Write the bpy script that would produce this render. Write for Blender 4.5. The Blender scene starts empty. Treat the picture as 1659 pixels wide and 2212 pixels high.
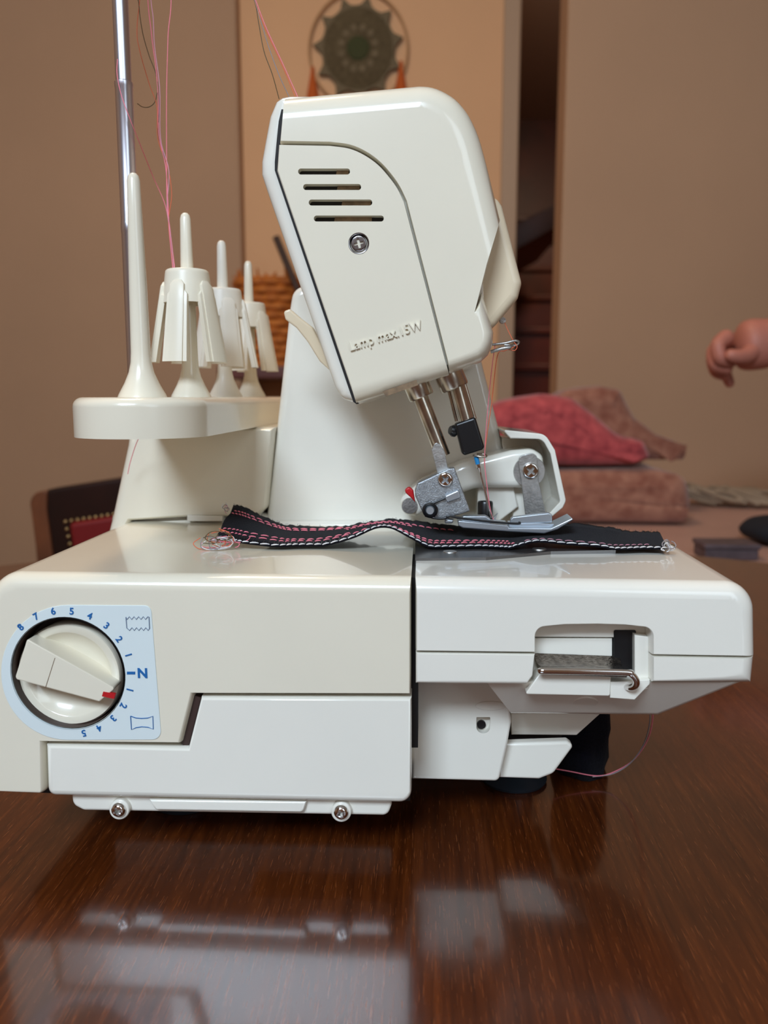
import bpy, bmesh, math, random
from mathutils import Vector, Matrix

S = bpy.context.scene
COL = S.collection
TZ = 0.7415                     # height of the table top
CAM = Vector((0.0, -0.309, 0.9385))
FPX = 1750.0
PITCH, YAW = math.radians(8.16), math.radians(2.78)

# ------------------------------------------------------------------ camera
cd = bpy.data.cameras.new('camera')
cam = bpy.data.objects.new('camera', cd)
COL.objects.link(cam)
cam.location = CAM
cam.rotation_euler = (math.pi / 2 - PITCH, 0.0, YAW)
cd.sensor_fit = 'VERTICAL'
cd.sensor_height = 24.0
cd.sensor_width = 18.0
cd.lens = 24.0 * FPX / 2212.0
cd.clip_start = 0.01
cd.clip_end = 50
cd.dof.use_dof = True
cd.dof.focus_distance = 0.355
cd.dof.aperture_fstop = 6.6
S.camera = cam

# ------------------------------------------------------------------ world, lights, exposure
W = bpy.data.worlds.new('world')
S.world = W
W.use_nodes = True
W.node_tree.nodes['Background'].inputs[0].default_value = (0.75, 0.86, 1.0, 1)
W.node_tree.nodes['Background'].inputs[1].default_value = 0.3
S.view_settings.view_transform = 'Standard'
S.view_settings.look = 'None'
S.view_settings.gamma = 1.0
S.view_settings.use_curve_mapping = False
S.view_settings.exposure = -0.08


def area(name, loc, target, sx, sy, power, color):
    l = bpy.data.lights.new(name, 'AREA')
    l.shape = 'RECTANGLE'
    l.size, l.size_y = sx, sy
    l.energy = power
    l.color = color
    o = bpy.data.objects.new(name, l)
    COL.objects.link(o)
    o.location = loc
    d = Vector(target) - Vector(loc)
    o.rotation_euler = d.to_track_quat('-Z', 'Y').to_euler()
    return o


# daylight of the window behind the photographer, plus an added soft fill
area('window_light', (-0.42, -1.62, 2.12), (0.0, 0.1, 0.85), 0.8, 0.5, 48, (0.68, 0.835, 1.0))
area('window_light_wide', (0.9, -1.64, 1.55), (0.1, 0.3, 0.9), 0.8, 1.2, 8, (0.76, 0.90, 1.0))
# added lamp, unseen, that brightens the dark stairs
area('landing_light', (0.75, 2.5, 2.5), (0.7, 3.3, 0.4), 0.3, 0.3, 11, (1.0, 0.72, 0.48))
# added warm fill overhead for the walls and the left side
area('ceiling_lamp_light', (-0.5, 0.5, 2.50), (-0.4, 0.6, 0.0), 0.4, 0.4, 12, (1.0, 0.74, 0.50))

# ------------------------------------------------------------------ measuring helpers
_R = cam.rotation_euler.to_matrix()


def ray(px, py):
    d = Vector(((px - 829.5) / FPX, -(py - 1106.0) / FPX, -1.0))
    return _R @ d


def at(px, py, Y):
    """point of the plane at depth Y measured in the photograph"""
    d = ray(px, py)
    return CAM + d * ((Y - CAM.y) / d.y)


def atz(px, py, z):
    d = ray(px, py)
    return CAM + d * ((z - CAM.z) / d.z)


def project(p):
    q = _R.transposed() @ (Vector(p) - CAM)
    return 829.5 + FPX * q.x / -q.z, 1106.0 - FPX * q.y / -q.z


def ring_outline(c, r, n=48):
    """a true circle of radius r around c, facing the camera side, as photograph coordinates"""
    return [project(c + Vector((r * math.cos(2 * math.pi * i / n), 0, r * math.sin(2 * math.pi * i / n)))) for i in range(n)]


def px_len(n, Y):
    return n * (Y - CAM.y) / FPX


# ------------------------------------------------------------------ materials
def lin(c):
    return tuple((v / 255 / 12.92) if v / 255 <= 0.04045 else ((v / 255 + 0.055) / 1.055) ** 2.4 for v in c) + (1.0,)


def material(name, rgb, rough=0.4, metal=0.0, spec=0.5, coat=0.0, mottle=0.0, mscale=30.0, bump=0.0, bscale=200.0,
             rgb2=None, sheen=0.0, sss=0.0):
    m = bpy.data.materials.new(name)
    m.use_nodes = True
    nt = m.node_tree
    b = nt.nodes['Principled BSDF']
    b.inputs['Base Color'].default_value = lin(rgb)
    b.inputs['Roughness'].default_value = rough
    b.inputs['Metallic'].default_value = metal
    b.inputs['Specular IOR Level'].default_value = spec
    b.inputs['Coat Weight'].default_value = coat
    b.inputs['Coat Roughness'].default_value = 0.04
    b.inputs['Sheen Weight'].default_value = sheen
    tc = nt.nodes.new('ShaderNodeTexCoord')
    if mottle or rgb2:
        n = nt.nodes.new('ShaderNodeTexNoise')
        n.inputs['Scale'].default_value = mscale
        n.inputs['Detail'].default_value = 4
        nt.links.new(tc.outputs['Object'], n.inputs['Vector'])
        r = nt.nodes.new('ShaderNodeValToRGB')
        r.color_ramp.elements[0].position = 0.3
        r.color_ramp.elements[1].position = 0.7
        c2 = rgb2 or tuple(v * (1 - mottle) for v in rgb)
        r.color_ramp.elements[0].color = lin(c2)
        r.color_ramp.elements[1].color = lin(rgb)
        nt.links.new(n.outputs['Fac'], r.inputs['Fac'])
        nt.links.new(r.outputs['Color'], b.inputs['Base Color'])
    if bump:
        n = nt.nodes.new('ShaderNodeTexNoise')
        n.inputs['Scale'].default_value = bscale
        n.inputs['Detail'].default_value = 3
        nt.links.new(tc.outputs['Object'], n.inputs['Vector'])
        bp = nt.nodes.new('ShaderNodeBump')
        bp.inputs['Strength'].default_value = bump
        bp.inputs['Distance'].default_value = 0.001
        nt.links.new(n.outputs['Fac'], bp.inputs['Height'])
        nt.links.new(bp.outputs['Normal'], b.inputs['Normal'])
    return m


M = {}
M['plastic'] = material('white_plastic', (243, 238, 225), 0.22, spec=0.5, coat=0.7, mottle=0.015, mscale=15)
M['well'] = material('dark_well', (58, 38, 32), 0.5)
M['ivory'] = material('ivory_plastic', (238, 229, 208), 0.22, spec=0.5, coat=0.7, mottle=0.015, mscale=15)
M['cream'] = material('cream_plastic', (240, 230, 208), 0.24, coat=0.4, mottle=0.02, mscale=15)
M['holder'] = material('holder_plastic', (235, 226, 205), 0.35)
M['holder_white'] = material('white_holder_plastic', (243, 238, 224), 0.35)
M['plate'] = material('label_plate', (222, 231, 230), 0.3)
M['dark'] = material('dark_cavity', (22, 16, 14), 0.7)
M['black'] = material('black_plastic', (14, 14, 16), 0.35)
M['blackmetal'] = material('black_steel', (20, 20, 22), 0.3, spec=0.6)
M['steel'] = material('brushed_steel', (198, 196, 192), 0.42, metal=1, mottle=0.15, mscale=300, bump=0.15, bscale=900)
M['aged'] = material('aged_cream_plastic', (228, 210, 180), 0.28)  # cream with the walls' warm reflection put into the colour
M['screw'] = material('dull_screw', (150, 146, 146), 0.22, metal=1)
M['poleM'] = material('pole_steel', (222, 222, 232), 0.3, metal=1)
M['leverM'] = material('worn_lever_steel', (165, 156, 148), 0.24, metal=1, rgb2=(110, 102, 96), mscale=500, bump=0.25, bscale=1500)  # speckled steel, the dark ceiling it mirrors put into the colour
M['plateM'] = material('needle_plate_steel', (135, 134, 134), 0.3, metal=0.9, mottle=0.1, mscale=100)
M['chrome'] = material('chrome', (225, 222, 220), 0.09, metal=1)
M['bar'] = material('oily_steel_bar', (222, 212, 196), 0.26, metal=1, mottle=0.25, mscale=120)
M['cast'] = material('cast_zinc', (172, 176, 180), 0.38, metal=0.85, mottle=0.15, mscale=600, bump=0.3, bscale=1500)
M['footmetal'] = material('satin_foot_metal', (190, 198, 206), 0.33, metal=0.8)
M['tan'] = material('lamp_reflector', (150, 122, 92), 0.45, mottle=0.3, mscale=300)
M['red'] = material('red_plastic', (190, 25, 30), 0.35)
M['blueprint'] = material('blue_print', (25, 100, 165), 0.5)
M['greyprint'] = material('grey_blue_print', (110, 125, 150), 0.5)
M['blue'] = material('blue_needle_mark', (30, 130, 190), 0.4)
M['rubber'] = material('rubber', (48, 56, 66), 0.35)
M['denim'] = material('black_cotton', (12, 11, 17), 0.95, spec=0.08, bump=0.6, bscale=2200, rgb2=(20, 19, 27), mscale=900, sheen=0.05)
M['pink'] = material('pink_thread', (246, 132, 148), 0.6)
M['orange_t'] = material('orange_thread', (226, 108, 70), 0.6)
M['mauve'] = material('mauve_thread', (215, 150, 165), 0.6)
M['white_t'] = material('white_thread', (225, 222, 222), 0.6)
M['olive'] = material('olive_thread', (98, 78, 48), 0.6)
M['grey_t'] = material('grey_thread', (150, 140, 140), 0.6)
M['wall'] = material('plaster', (184, 149, 119), 0.9, spec=0.2, mottle=0.03, mscale=3, bump=0.1, bscale=60)
M['wall_warm'] = material('warm_plaster', (226, 178, 134), 0.9, spec=0.2, mottle=0.03, mscale=3)
M['trim'] = material('door_frame_paint', (176, 146, 116), 0.6)
M['ceiling'] = material('ceiling_paint', (220, 205, 185), 0.9)
M['floor'] = material('floor_tiles', (120, 85, 60), 0.5, mottle=0.2, mscale=4)
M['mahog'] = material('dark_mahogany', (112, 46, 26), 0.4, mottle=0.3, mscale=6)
M['chairwood'] = material('dark_chair_wood', (42, 16, 9), 0.35, mottle=0.3, mscale=14)
M['chairedge'] = material('worn_chair_wood', (120, 68, 38), 0.45, mottle=0.25, mscale=20)
M['leather'] = material('red_leather', (118, 9, 10), 0.5, bump=0.2, bscale=300)
M['brass'] = material('brass', (205, 165, 110), 0.3, metal=1)
M['desk'] = material('brown_desk_wood', (200, 156, 138), 0.5, mottle=0.12, mscale=5)
M['pinkwool'] = material('pink_wool', (196, 88, 88), 0.95, spec=0.1, rgb2=(150, 60, 64), mscale=55, bump=0.9, bscale=120, sheen=0.3)
M['beigewool'] = material('beige_wool', (172, 122, 100), 0.95, spec=0.1, rgb2=(135, 84, 68), mscale=45, bump=0.9, bscale=120, sheen=0.3)
M['fringe'] = material('white_fringe', (160, 140, 118), 0.95, spec=0.1)
M['navy'] = material('navy_cloth', (12, 17, 26), 0.85)
M['greybox'] = material('grey_box', (96, 80, 84), 0.5, mottle=0.3, mscale=40)
M['crochet'] = material('grey_green_crochet', (98, 84, 58), 0.95, rgb2=(80, 66, 42), mscale=90, bump=0.5)
M['crochet_l'] = material('pale_crochet', (120, 104, 78), 0.95, rgb2=(104, 90, 66), mscale=110)
M['crochet_g'] = material('green_crochet', (64, 66, 36), 0.95)
M['tassel'] = material('orange_tassel', (190, 88, 28), 0.9)
M['hoop'] = material('hoop_cane', (186, 142, 98), 0.7)
M['wicker'] = material('orange_wicker', (205, 120, 42), 0.75, rgb2=(170, 90, 28), mscale=60)
M['rod'] = material('dark_rod', (60, 36, 22), 0.6)
M['skin'] = material('skin', (190, 118, 98), 0.55, mottle=0.08, mscale=30)
M['trousers'] = material('dark_trousers', (36, 38, 52), 0.9)
M['shirt'] = material('grey_shirt', (110, 104, 104), 0.9)
M['hair'] = material('brown_hair', (50, 32, 22), 0.6)
M['pane'] = material('window_frame_paint', (225, 220, 210), 0.5)


def table_material():
    m = bpy.data.materials.new('polished_mahogany')
    m.use_nodes = True
    nt = m.node_tree
    b = nt.nodes['Principled BSDF']
    tc = nt.nodes.new('ShaderNodeTexCoord')
    mp = nt.nodes.new('ShaderNodeMapping')
    mp.inputs['Rotation'].default_value = (0, 0, math.radians(16))
    mp.inputs['Scale'].default_value = (260, 10.0, 90)
    nt.links.new(tc.outputs['Object'], mp.inputs['Vector'])
    n = nt.nodes.new('ShaderNodeTexNoise')
    n.inputs['Scale'].default_value = 1.6
    n.inputs['Detail'].default_value = 7
    n.inputs['Roughness'].default_value = 0.65
    nt.links.new(mp.outputs['Vector'], n.inputs['Vector'])
    r = nt.nodes.new('ShaderNodeValToRGB')
    r.color_ramp.elements[0].position = 0.28
    r.color_ramp.elements[0].color = lin((58, 24, 7))
    r.color_ramp.elements[1].position = 0.75
    r.color_ramp.elements[1].color = lin((112, 54, 18))
    e = r.color_ramp.elements.new(0.52)
    e.color = lin((86, 38, 11))
    nt.links.new(n.outputs['Fac'], r.inputs['Fac'])
    n2 = nt.nodes.new('ShaderNodeTexNoise')
    n2.inputs['Scale'].default_value = 5
    nt.links.new(tc.outputs['Object'], n2.inputs['Vector'])
    mix = nt.nodes.new('ShaderNodeMixRGB')
    mix.blend_type = 'MULTIPLY'
    mix.inputs['Fac'].default_value = 0.35
    nt.links.new(r.outputs['Color'], mix.inputs['Color1'])
    nt.links.new(n2.outputs['Fac'], mix.inputs['Color2'])
    # fine pale scratches along the grain
    mp2 = nt.nodes.new('ShaderNodeMapping')
    mp2.inputs['Rotation'].default_value = (0, 0, math.radians(20))
    mp2.inputs['Scale'].default_value = (1300, 60, 1)
    nt.links.new(tc.outputs['Object'], mp2.inputs['Vector'])
    n3 = nt.nodes.new('ShaderNodeTexNoise')
    n3.inputs['Scale'].default_value = 1.5
    n3.inputs['Detail'].default_value = 2
    nt.links.new(mp2.outputs['Vector'], n3.inputs['Vector'])
    r3 = nt.nodes.new('ShaderNodeValToRGB')
    r3.color_ramp.elements[0].position = 0.62
    r3.color_ramp.elements[0].color = (0, 0, 0, 1)
    r3.color_ramp.elements[1].position = 0.70
    r3.color_ramp.elements[1].color = (1, 1, 1, 1)
    nt.links.new(n3.outputs['Fac'], r3.inputs['Fac'])
    mix2 = nt.nodes.new('ShaderNodeMixRGB')
    mix2.inputs['Color2'].default_value = lin((150, 84, 44))
    sc = nt.nodes.new('ShaderNodeMath')
    sc.operation = 'MULTIPLY'
    sc.inputs[1].default_value = 0.45
    nt.links.new(r3.outputs['Color'], sc.inputs[0])
    nt.links.new(sc.outputs[0], mix2.inputs['Fac'])
    nt.links.new(mix.outputs['Color'], mix2.inputs['Color1'])
    nt.links.new(mix2.outputs['Color'], b.inputs['Base Color'])
    b.inputs['Roughness'].default_value = 0.2
    b.inputs['IOR'].default_value = 1.5
    b.inputs['Specular IOR Level'].default_value = 0.6
    b.inputs['Coat Weight'].default_value = 0.7
    b.inputs['Coat IOR'].default_value = 1.5
    b.inputs['Coat Roughness'].default_value = 0.09
    bp = nt.nodes.new('ShaderNodeBump')
    bp.inputs['Strength'].default_value = 0.06
    bp.inputs['Distance'].default_value = 0.0004
    nt.links.new(n.outputs['Fac'], bp.inputs['Height'])
    nt.links.new(bp.outputs['Normal'], b.inputs['Normal'])
    return m


M['table'] = table_material()


# ------------------------------------------------------------------ object helpers
def link(name, mesh, mat, parent=None):
    o = bpy.data.objects.new(name, mesh)
    COL.objects.link(o)
    if mat is not None and not mesh.materials:
        mesh.materials.append(mat)
    if parent is not None:
        o.parent = parent
        o.matrix_parent_inverse = world_of(parent).inverted()
    return o


def world_of(o):
    m = Matrix.LocRotScale(o.location, o.rotation_euler, o.scale)
    if o.parent:
        m = world_of(o.parent) @ o.matrix_parent_inverse @ m
    return m


def done(bm, name, mat, parent=None, smooth=True, angle=40, wn=False):
    bmesh.ops.recalc_face_normals(bm, faces=bm.faces)
    me = bpy.data.meshes.new(name)
    bm.to_mesh(me)
    bm.free()
    if smooth:
        for p in me.polygons:
            p.use_smooth = True
        me.set_sharp_from_angle(angle=math.radians(angle))
    o = link(name, me, mat, parent)
    if wn:
        w = o.modifiers.new('weighted', 'WEIGHTED_NORMAL')
        w.keep_sharp = True
        w.weight = 80
    return o


def thing(name, label, cat, loc, group=None):
    o = bpy.data.objects.new(name, None)
    COL.objects.link(o)
    o.empty_display_size = 0.02
    o.location = loc
    return tag(o, label, cat, group)


def tag(o, label=None, cat=None, group=None, kind=None):
    if label:
        o['label'] = label
    if cat:
        o['category'] = cat
    if group:
        o['group'] = group
    if kind:
        o['kind'] = kind
    return o


def rounded(pts, seg=6, bev=0.0):
    """pts: (x, y[, corner radius[, bevel factor of the edge to the next point]]) -> [(point, factor in, factor out)]"""
    out = []
    n = len(pts)
    fac = [p[3] if len(p) > 3 else 1.0 for p in pts]
    orient = sum(pts[i - 1][0] * pts[i][1] - pts[i][0] * pts[i - 1][1] for i in range(n))
    for i in range(n):
        p = Vector(pts[i][:2])
        r = pts[i][2] if len(pts[i]) > 2 else 0
        fi, fo = fac[i - 1], fac[i]
        a = Vector(pts[i - 1][:2]) - p
        b = Vector(pts[(i + 1) % n][:2]) - p
        la, lb = a.length, b.length
        convex = (-a.x * b.y + a.y * b.x) * orient > 0
        a.normalize()
        b.normalize()
        ang = math.acos(max(-1, min(1, a.dot(b))))
        if ang > math.pi - 0.35 and r < 60:
            r = 0
        if convex and 0 < r and bev > 0:
            need = bev * max(fi, fo) * 1.12
            t_need = need / math.tan(ang / 2)
            if r < need:
                r = need if (abs(fi - fo) < 1e-6 and t_need < 0.49 * min(la, lb)) else 0
        if r <= 0 or ang > math.pi - 0.02:
            out.append((p, fi, fo))
            continue
        t = min(r / math.tan(ang / 2), la * 0.49, lb * 0.49)
        rr = t * math.tan(ang / 2)
        c = p + (a + b).normalized() * (rr / math.sin(ang / 2))
        s, e = p + a * t - c, p + b * t - c
        a0 = math.atan2(s.y, s.x)
        d = math.atan2(s.x * e.y - s.y * e.x, s.dot(e))
        for k in range(seg + 1):
            q = a0 + d * k / seg
            f = fi + (fo - fi) * k / seg
            out.append((c + Vector((math.cos(q), math.sin(q))) * rr, f if k else fi, f if k < seg else fo))
    return out


def area2(p):
    return sum(p[i - 1].x * p[i].y - p[i].x * p[i - 1].y for i in range(len(p)))


def inset(p, d, fac=None):
    """move each edge of an anticlockwise polygon inwards by d times its own factor"""
    n = len(p)
    out = []
    for i in range(n):
        a = (p[i] - p[i - 1]).normalized()
        b = (p[(i + 1) % n] - p[i]).normalized()
        na, nb = Vector((-a.y, a.x)), Vector((-b.y, b.x))
        d1, d2 = (d, d) if fac is None else (d * fac[i][0], d * fac[i][1])
        cr = a.x * b.y - a.y * b.x
        if abs(cr) < 0.3:
            m = na + nb
            m.normalize()
            out.append(p[i] + m * (d1 + d2) / 2 / max(m.dot(na), 0.5))
        else:
            # corner of the two moved edges
            w = nb * d2 - na * d1
            t = (w.x * b.y - w.y * b.x) / cr
            q = p[i] + na * d1 + a * t
            lim = 2.5 * max(d1, d2)
            v = q - p[i]
            out.append(p[i] + v * min(1.0, lim / max(v.length, 1e-9)))
    return out


def px_poly(pts, Y, seg=6):
    return px_poly_f(pts, Y, seg)[0]


def px_poly_f(pts, Y, seg=6, bev=0.0):
    q = rounded(pts, seg, bev * FPX / (Y - CAM.y))
    p, f = [], []
    for v, fi, fo in q:
        w = at(v.x, v.y, Y)
        w = Vector((w.x, w.z))
        if p and (w - p[-1]).length < 2e-6:
            continue
        p.append(w)
        f.append((fi, fo))
    if (p[0] - p[-1]).length < 2e-6:
        p.pop()
        f.pop()
    if area2(p) < 0:
        p = p[::-1]
        f = [(b, a) for a, b in f[::-1]]
    return p, f


def add_prism(bm, p, y0, y1, bev=0.0, seg=4, holes=(), back_bev=0.0, fac=None):
    """p: anticlockwise (x, z) polygon, front at y0; holes: list of (polygon, floor depth or None)"""
    loops = []
    if bev > 0:
        for k in range(seg + 1):
            t = (math.pi / 2) * k / seg
            loops.append((inset(p, bev * (1 - math.sin(t)), fac), y0 + bev * (1 - math.cos(t))))
    else:
        loops.append((p, y0))
    if back_bev > 0:
        for k in range(seg + 1):
            t = (math.pi / 2) * k / seg
            loops.append((inset(p, back_bev * (1 - math.cos(t)), fac), y1 - back_bev * (1 - math.sin(t))))
    else:
        loops.append((p, y1))
    rings = [[bm.verts.new((v.x, y, v.y)) for v in l] for l, y in loops]
    for a, b in zip(rings, rings[1:]):
        n = len(a)
        for i in range(n):
            bm.faces.new((a[i], a[(i + 1) % n], b[(i + 1) % n], b[i]))
    bm.faces.new(rings[-1])
    if not holes:
        f0 = bm.faces.new(rings[0])
        f0.normal_update()
        if len(rings[0]) > 5:
            bmesh.ops.triangulate(bm, faces=[f0], quad_method='BEAUTY', ngon_method='EAR_CLIP')
    else:
        f = rings[0]
        edges = [bm.edges.get((f[i - 1], f[i])) for i in range(len(f))]
        for hp, depth in holes:
            hv = [bm.verts.new((v.x, y0, v.y)) for v in hp]
            he = [bm.edges.new((hv[i - 1], hv[i])) for i in range(len(hv))]
            edges += he
            hb = [bm.verts.new((v.x, depth, v.y)) for v in hp]
            for i in range(len(hv)):
                bm.faces.new((hv[i - 1], hv[i], hb[i], hb[i - 1]))
            bm.faces.new(hb)
        bmesh.ops.triangle_fill(bm, use_beauty=True, use_dissolve=False, edges=edges)


def prism(name, pts, Y0, Y1, mat, parent=None, bev=0.0008, holes=(), seg=4, cseg=6, Yref=None, back_bev=0.0):
    bm = bmesh.new()
    yr = Y0 if Yref is None else Yref
    p, f = px_poly_f(pts, yr, cseg, max(bev, back_bev))
    add_prism(bm, p, Y0, Y1, bev, seg, [(px_poly(h, yr, cseg), d) for h, d in holes], back_bev, f)
    return done(bm, name, mat, parent, wn=True)


def circle_px(cx, cy, r, n=48):
    return [(cx + r * math.cos(2 * math.pi * i / n), cy + r * math.sin(2 * math.pi * i / n)) for i in range(n)]


def add_box(bm, lo, hi, bev=0.0):
    r = bmesh.ops.create_cube(bm, size=1.0)
    for v in r['verts']:
        v.co = Vector([lo[i] + (v.co[i] + 0.5) * (hi[i] - lo[i]) for i in range(3)])
    if bev:
        es = {e for v in r['verts'] for e in v.link_edges}
        bmesh.ops.bevel(bm, geom=list(es), offset=bev, segments=3, profile=0.5, affect='EDGES')


def box(name, lo, hi, mat, parent=None, bev=0.0):
    bm = bmesh.new()
    add_box(bm, lo, hi, bev)
    return done(bm, name, mat, parent, wn=bev > 0)


def frame(axis):
    z = Vector(axis).normalized()
    x = z.orthogonal().normalized()
    if abs(z.y) > 0.95:
        x = Vector((1, 0, 0))
        x = (x - z * x.dot(z)).normalized()
    y = z.cross(x)
    return Matrix((x, y, z)).transposed()


def add_lathe(bm, prof, org=(0, 0, 0), axis=(0, 0, 1), n=32, cap=True):
    R = frame(axis)
    org = Vector(org)
    rings = []
    for r, h in prof:
        if r < 1e-7:
            rings.append([bm.verts.new(org + R @ Vector((0, 0, h)))])
        else:
            rings.append([bm.verts.new(org + R @ Vector((r * math.cos(2 * math.pi * i / n), r * math.sin(2 * math.pi * i / n), h)))
                          for i in range(n)])
    for a, b in zip(rings, rings[1:]):
        if len(a) == 1 and len(b) == 1:
            continue
        for i in range(n):
            j = (i + 1) % n
            if len(a) == 1:
                bm.faces.new((a[0], b[j], b[i]))
            elif len(b) == 1:
                bm.faces.new((a[i], a[j], b[0]))
            else:
                bm.faces.new((a[i], a[j], b[j], b[i]))
    for e in (rings[0], rings[-1]):
        if len(e) > 1 and cap:
            try:
                bm.faces.new(e)
            except ValueError:
                pass


def lathe(name, prof, org, axis, mat, parent=None, n=32, angle=35, cap=True):
    bm = bmesh.new()
    add_lathe(bm, prof, org, axis, n, cap)
    return done(bm, name, mat, parent, angle=angle)


def smooth_path(pts, k=6):
    """Catmull-Rom through pts"""
    pts = [Vector(p) for p in pts]
    if len(pts) < 3:
        return pts
    P = [pts[0] * 2 - pts[1]] + pts + [pts[-1] * 2 - pts[-2]]
    out = []
    for i in range(1, len(P) - 2):
        a, b, c, d = P[i - 1:i + 3]
        for s in range(k):
            t = s / k
            out.append(0.5 * ((2 * b) + (c - a) * t + (2 * a - 5 * b + 4 * c - d) * t * t + (3 * b - a - 3 * c + d) * t ** 3))
    out.append(P[-2])
    return out


def add_tube(bm, pts, r, n=8, cap=True):
    pts = [Vector(p) for p in pts]
    rs = r if isinstance(r, (list, tuple)) else [r] * len(pts)
    up = None
    rings = []
    for i, p in enumerate(pts):
        t = (pts[min(i + 1, len(pts) - 1)] - pts[max(i - 1, 0)])
        if t.length < 1e-9:
            t = Vector((0, 0, 1))
        t.normalize()
        if up is None:
            up = t.orthogonal().normalized()
        up = up - t * up.dot(t)
        if up.length < 1e-6:
            up = t.orthogonal()
        up.normalize()
        s = t.cross(up)
        rings.append([bm.verts.new(p + (up * math.cos(2 * math.pi * k / n) + s * math.sin(2 * math.pi * k / n)) * rs[i])
                      for k in range(n)])
    for a, b in zip(rings, rings[1:]):
        for k in range(n):
            bm.faces.new((a[k], a[(k + 1) % n], b[(k + 1) % n], b[k]))
    if cap:
        bm.faces.new(rings[0])
        bm.faces.new(rings[-1])


def tube(name, pts, r, mat, parent=None, n=8, k=6):
    bm = bmesh.new()
    add_tube(bm, smooth_path(pts, k), r, n)
    return done(bm, name, mat, parent, angle=60)


def screw(name, px, py, Y, rpx, mat, parent, depth=0.0016, slot=True, phillips_rot=0.4):
    """pan head screw with a cross recess, facing the left side of the machine"""
    c = at(px, py, Y)
    r = px_len(rpx, Y)
    bm = bmesh.new()
    cr, ci = 0.62 * r, 0.16 * r
    star = []
    for k in range(4):
        a = phillips_rot + k * math.pi / 2
        for da, rad in ((-0.24, cr), (0.24, cr), (math.pi / 4, ci * 1.5)):
            star.append(Vector((c.x + rad * math.cos(a + da), c.z + rad * math.sin(a + da))))
    outer = [Vector((c.x + r * math.cos(2 * math.pi * i / 32), c.z + r * math.sin(2 * math.pi * i / 32))) for i in range(32)]
    add_prism(bm, outer, Y - depth, Y + 0.001, depth * 0.8, 4, [(star, Y + 0.0004)])
    return done(bm, name, mat, parent, wn=True)


def text(name, body, px, py, Y, height_px, ang, mat, parent, bold=0.0, depth=0.0002, sx=1.0):
    """lettering standing in the plane at depth Y, seen from the left side of the machine"""
    cu = bpy.data.curves.new(name, 'FONT')
    cu.body = body
    cu.align_x, cu.align_y = 'CENTER', 'CENTER'
    h = px_len(height_px, Y)
    cu.size = h / 0.70
    cu.extrude = depth
    cu.offset = bold * h
    cu.resolution_u = 3
    tmp = bpy.data.objects.new('tmp', cu)
    COL.objects.link(tmp)
    dg = bpy.context.evaluated_depsgraph_get()
    me = bpy.data.meshes.new_from_object(tmp.evaluated_get(dg))
    bpy.data.objects.remove(tmp)
    me.name = name
    c = at(px, py, Y)
    mt = Matrix.Translation(c) @ Matrix.Rotation(math.pi / 2, 4, 'X') @ Matrix.Rotation(ang, 4, 'Z') @ Matrix.Diagonal((sx, 1, 1, 1))
    me.transform(mt)
    me.materials.clear()
    return link(name, me, mat, parent)


random.seed(4)

# =================================================================== THE ROOM
YL, YB, YR = 1.95, 1.99, 1.69


def struct(o):
    o['kind'] = 'structure'
    return o


xl = at(517, 300, YL).x
xm = at(1083, 300, YB).x
xt = at(1119, 300, YB).x
xr = at(1219, 300, YR).x
struct(box('floor', (-2.0, -1.76, -0.05), (2.2, 5.0, 0.0), M['floor']))
struct(box('ceiling', (-2.0, -1.76, 2.6), (2.2, 5.0, 2.65), M['ceiling']))
struct(box('wall_left', (-2.05, -1.76, 0), (-2.0, 2.1, 2.6), M['wall']))
struct(box('wall_right', (2.2, -1.76, 0), (2.25, 5.0, 2.6), M['wall']))
struct(box('wall_far_left', (-2.0, YL, 0), (xl, YL + 0.32, 2.6), M['wall'], bev=0.012))
struct(box('wall_back', (xl, YB, 0), (xm, YB + 0.12, 2.6), M['wall_warm']))
struct(box('trim_1', (xm, YB - 0.012, 0), (xt, YB + 0.14, 2.6), M['trim'], bev=0.004))
struct(box('wall_far_right', (xr, YR, 0), (2.2, YR + 0.12, 2.6), M['wall'], bev=0.006))
# stairwell behind the opening
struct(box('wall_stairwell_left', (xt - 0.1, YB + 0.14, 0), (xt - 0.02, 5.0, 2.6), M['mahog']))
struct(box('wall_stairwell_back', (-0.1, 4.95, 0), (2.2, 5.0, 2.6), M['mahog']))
stair = bpy.data.objects.new('staircase', None)
COL.objects.link(stair)
stair.location = (0.9, 2.2, 0)
tag(stair, 'dark mahogany staircase climbing away behind the narrow doorway', 'staircase')
for k in range(11):
    d0 = 2.45 + 0.25 * k - 0.309
    z1 = 0.18 * (k + 1)
    box('riser', (xt, d0 + 0.02, z1 - 0.18), (1.6, d0 + 0.04, z1 - 0.03), M['mahog'], stair)
    box('tread', (xt, d0, z1 - 0.03), (1.6, d0 + 0.29, z1), M['mahog'], stair, bev=0.006)
bm = bmesh.new()
y_s = 2.9
p = px_poly([(1080, 560), (1240, 470), (1240, 420), (1080, 500)], y_s)
add_prism(bm, p, y_s, y_s + 1.0, 0.004)
done(bm, 'handrail', M['chairwood'], stair)  # slanted slab for the dark underside of the upper flight

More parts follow.
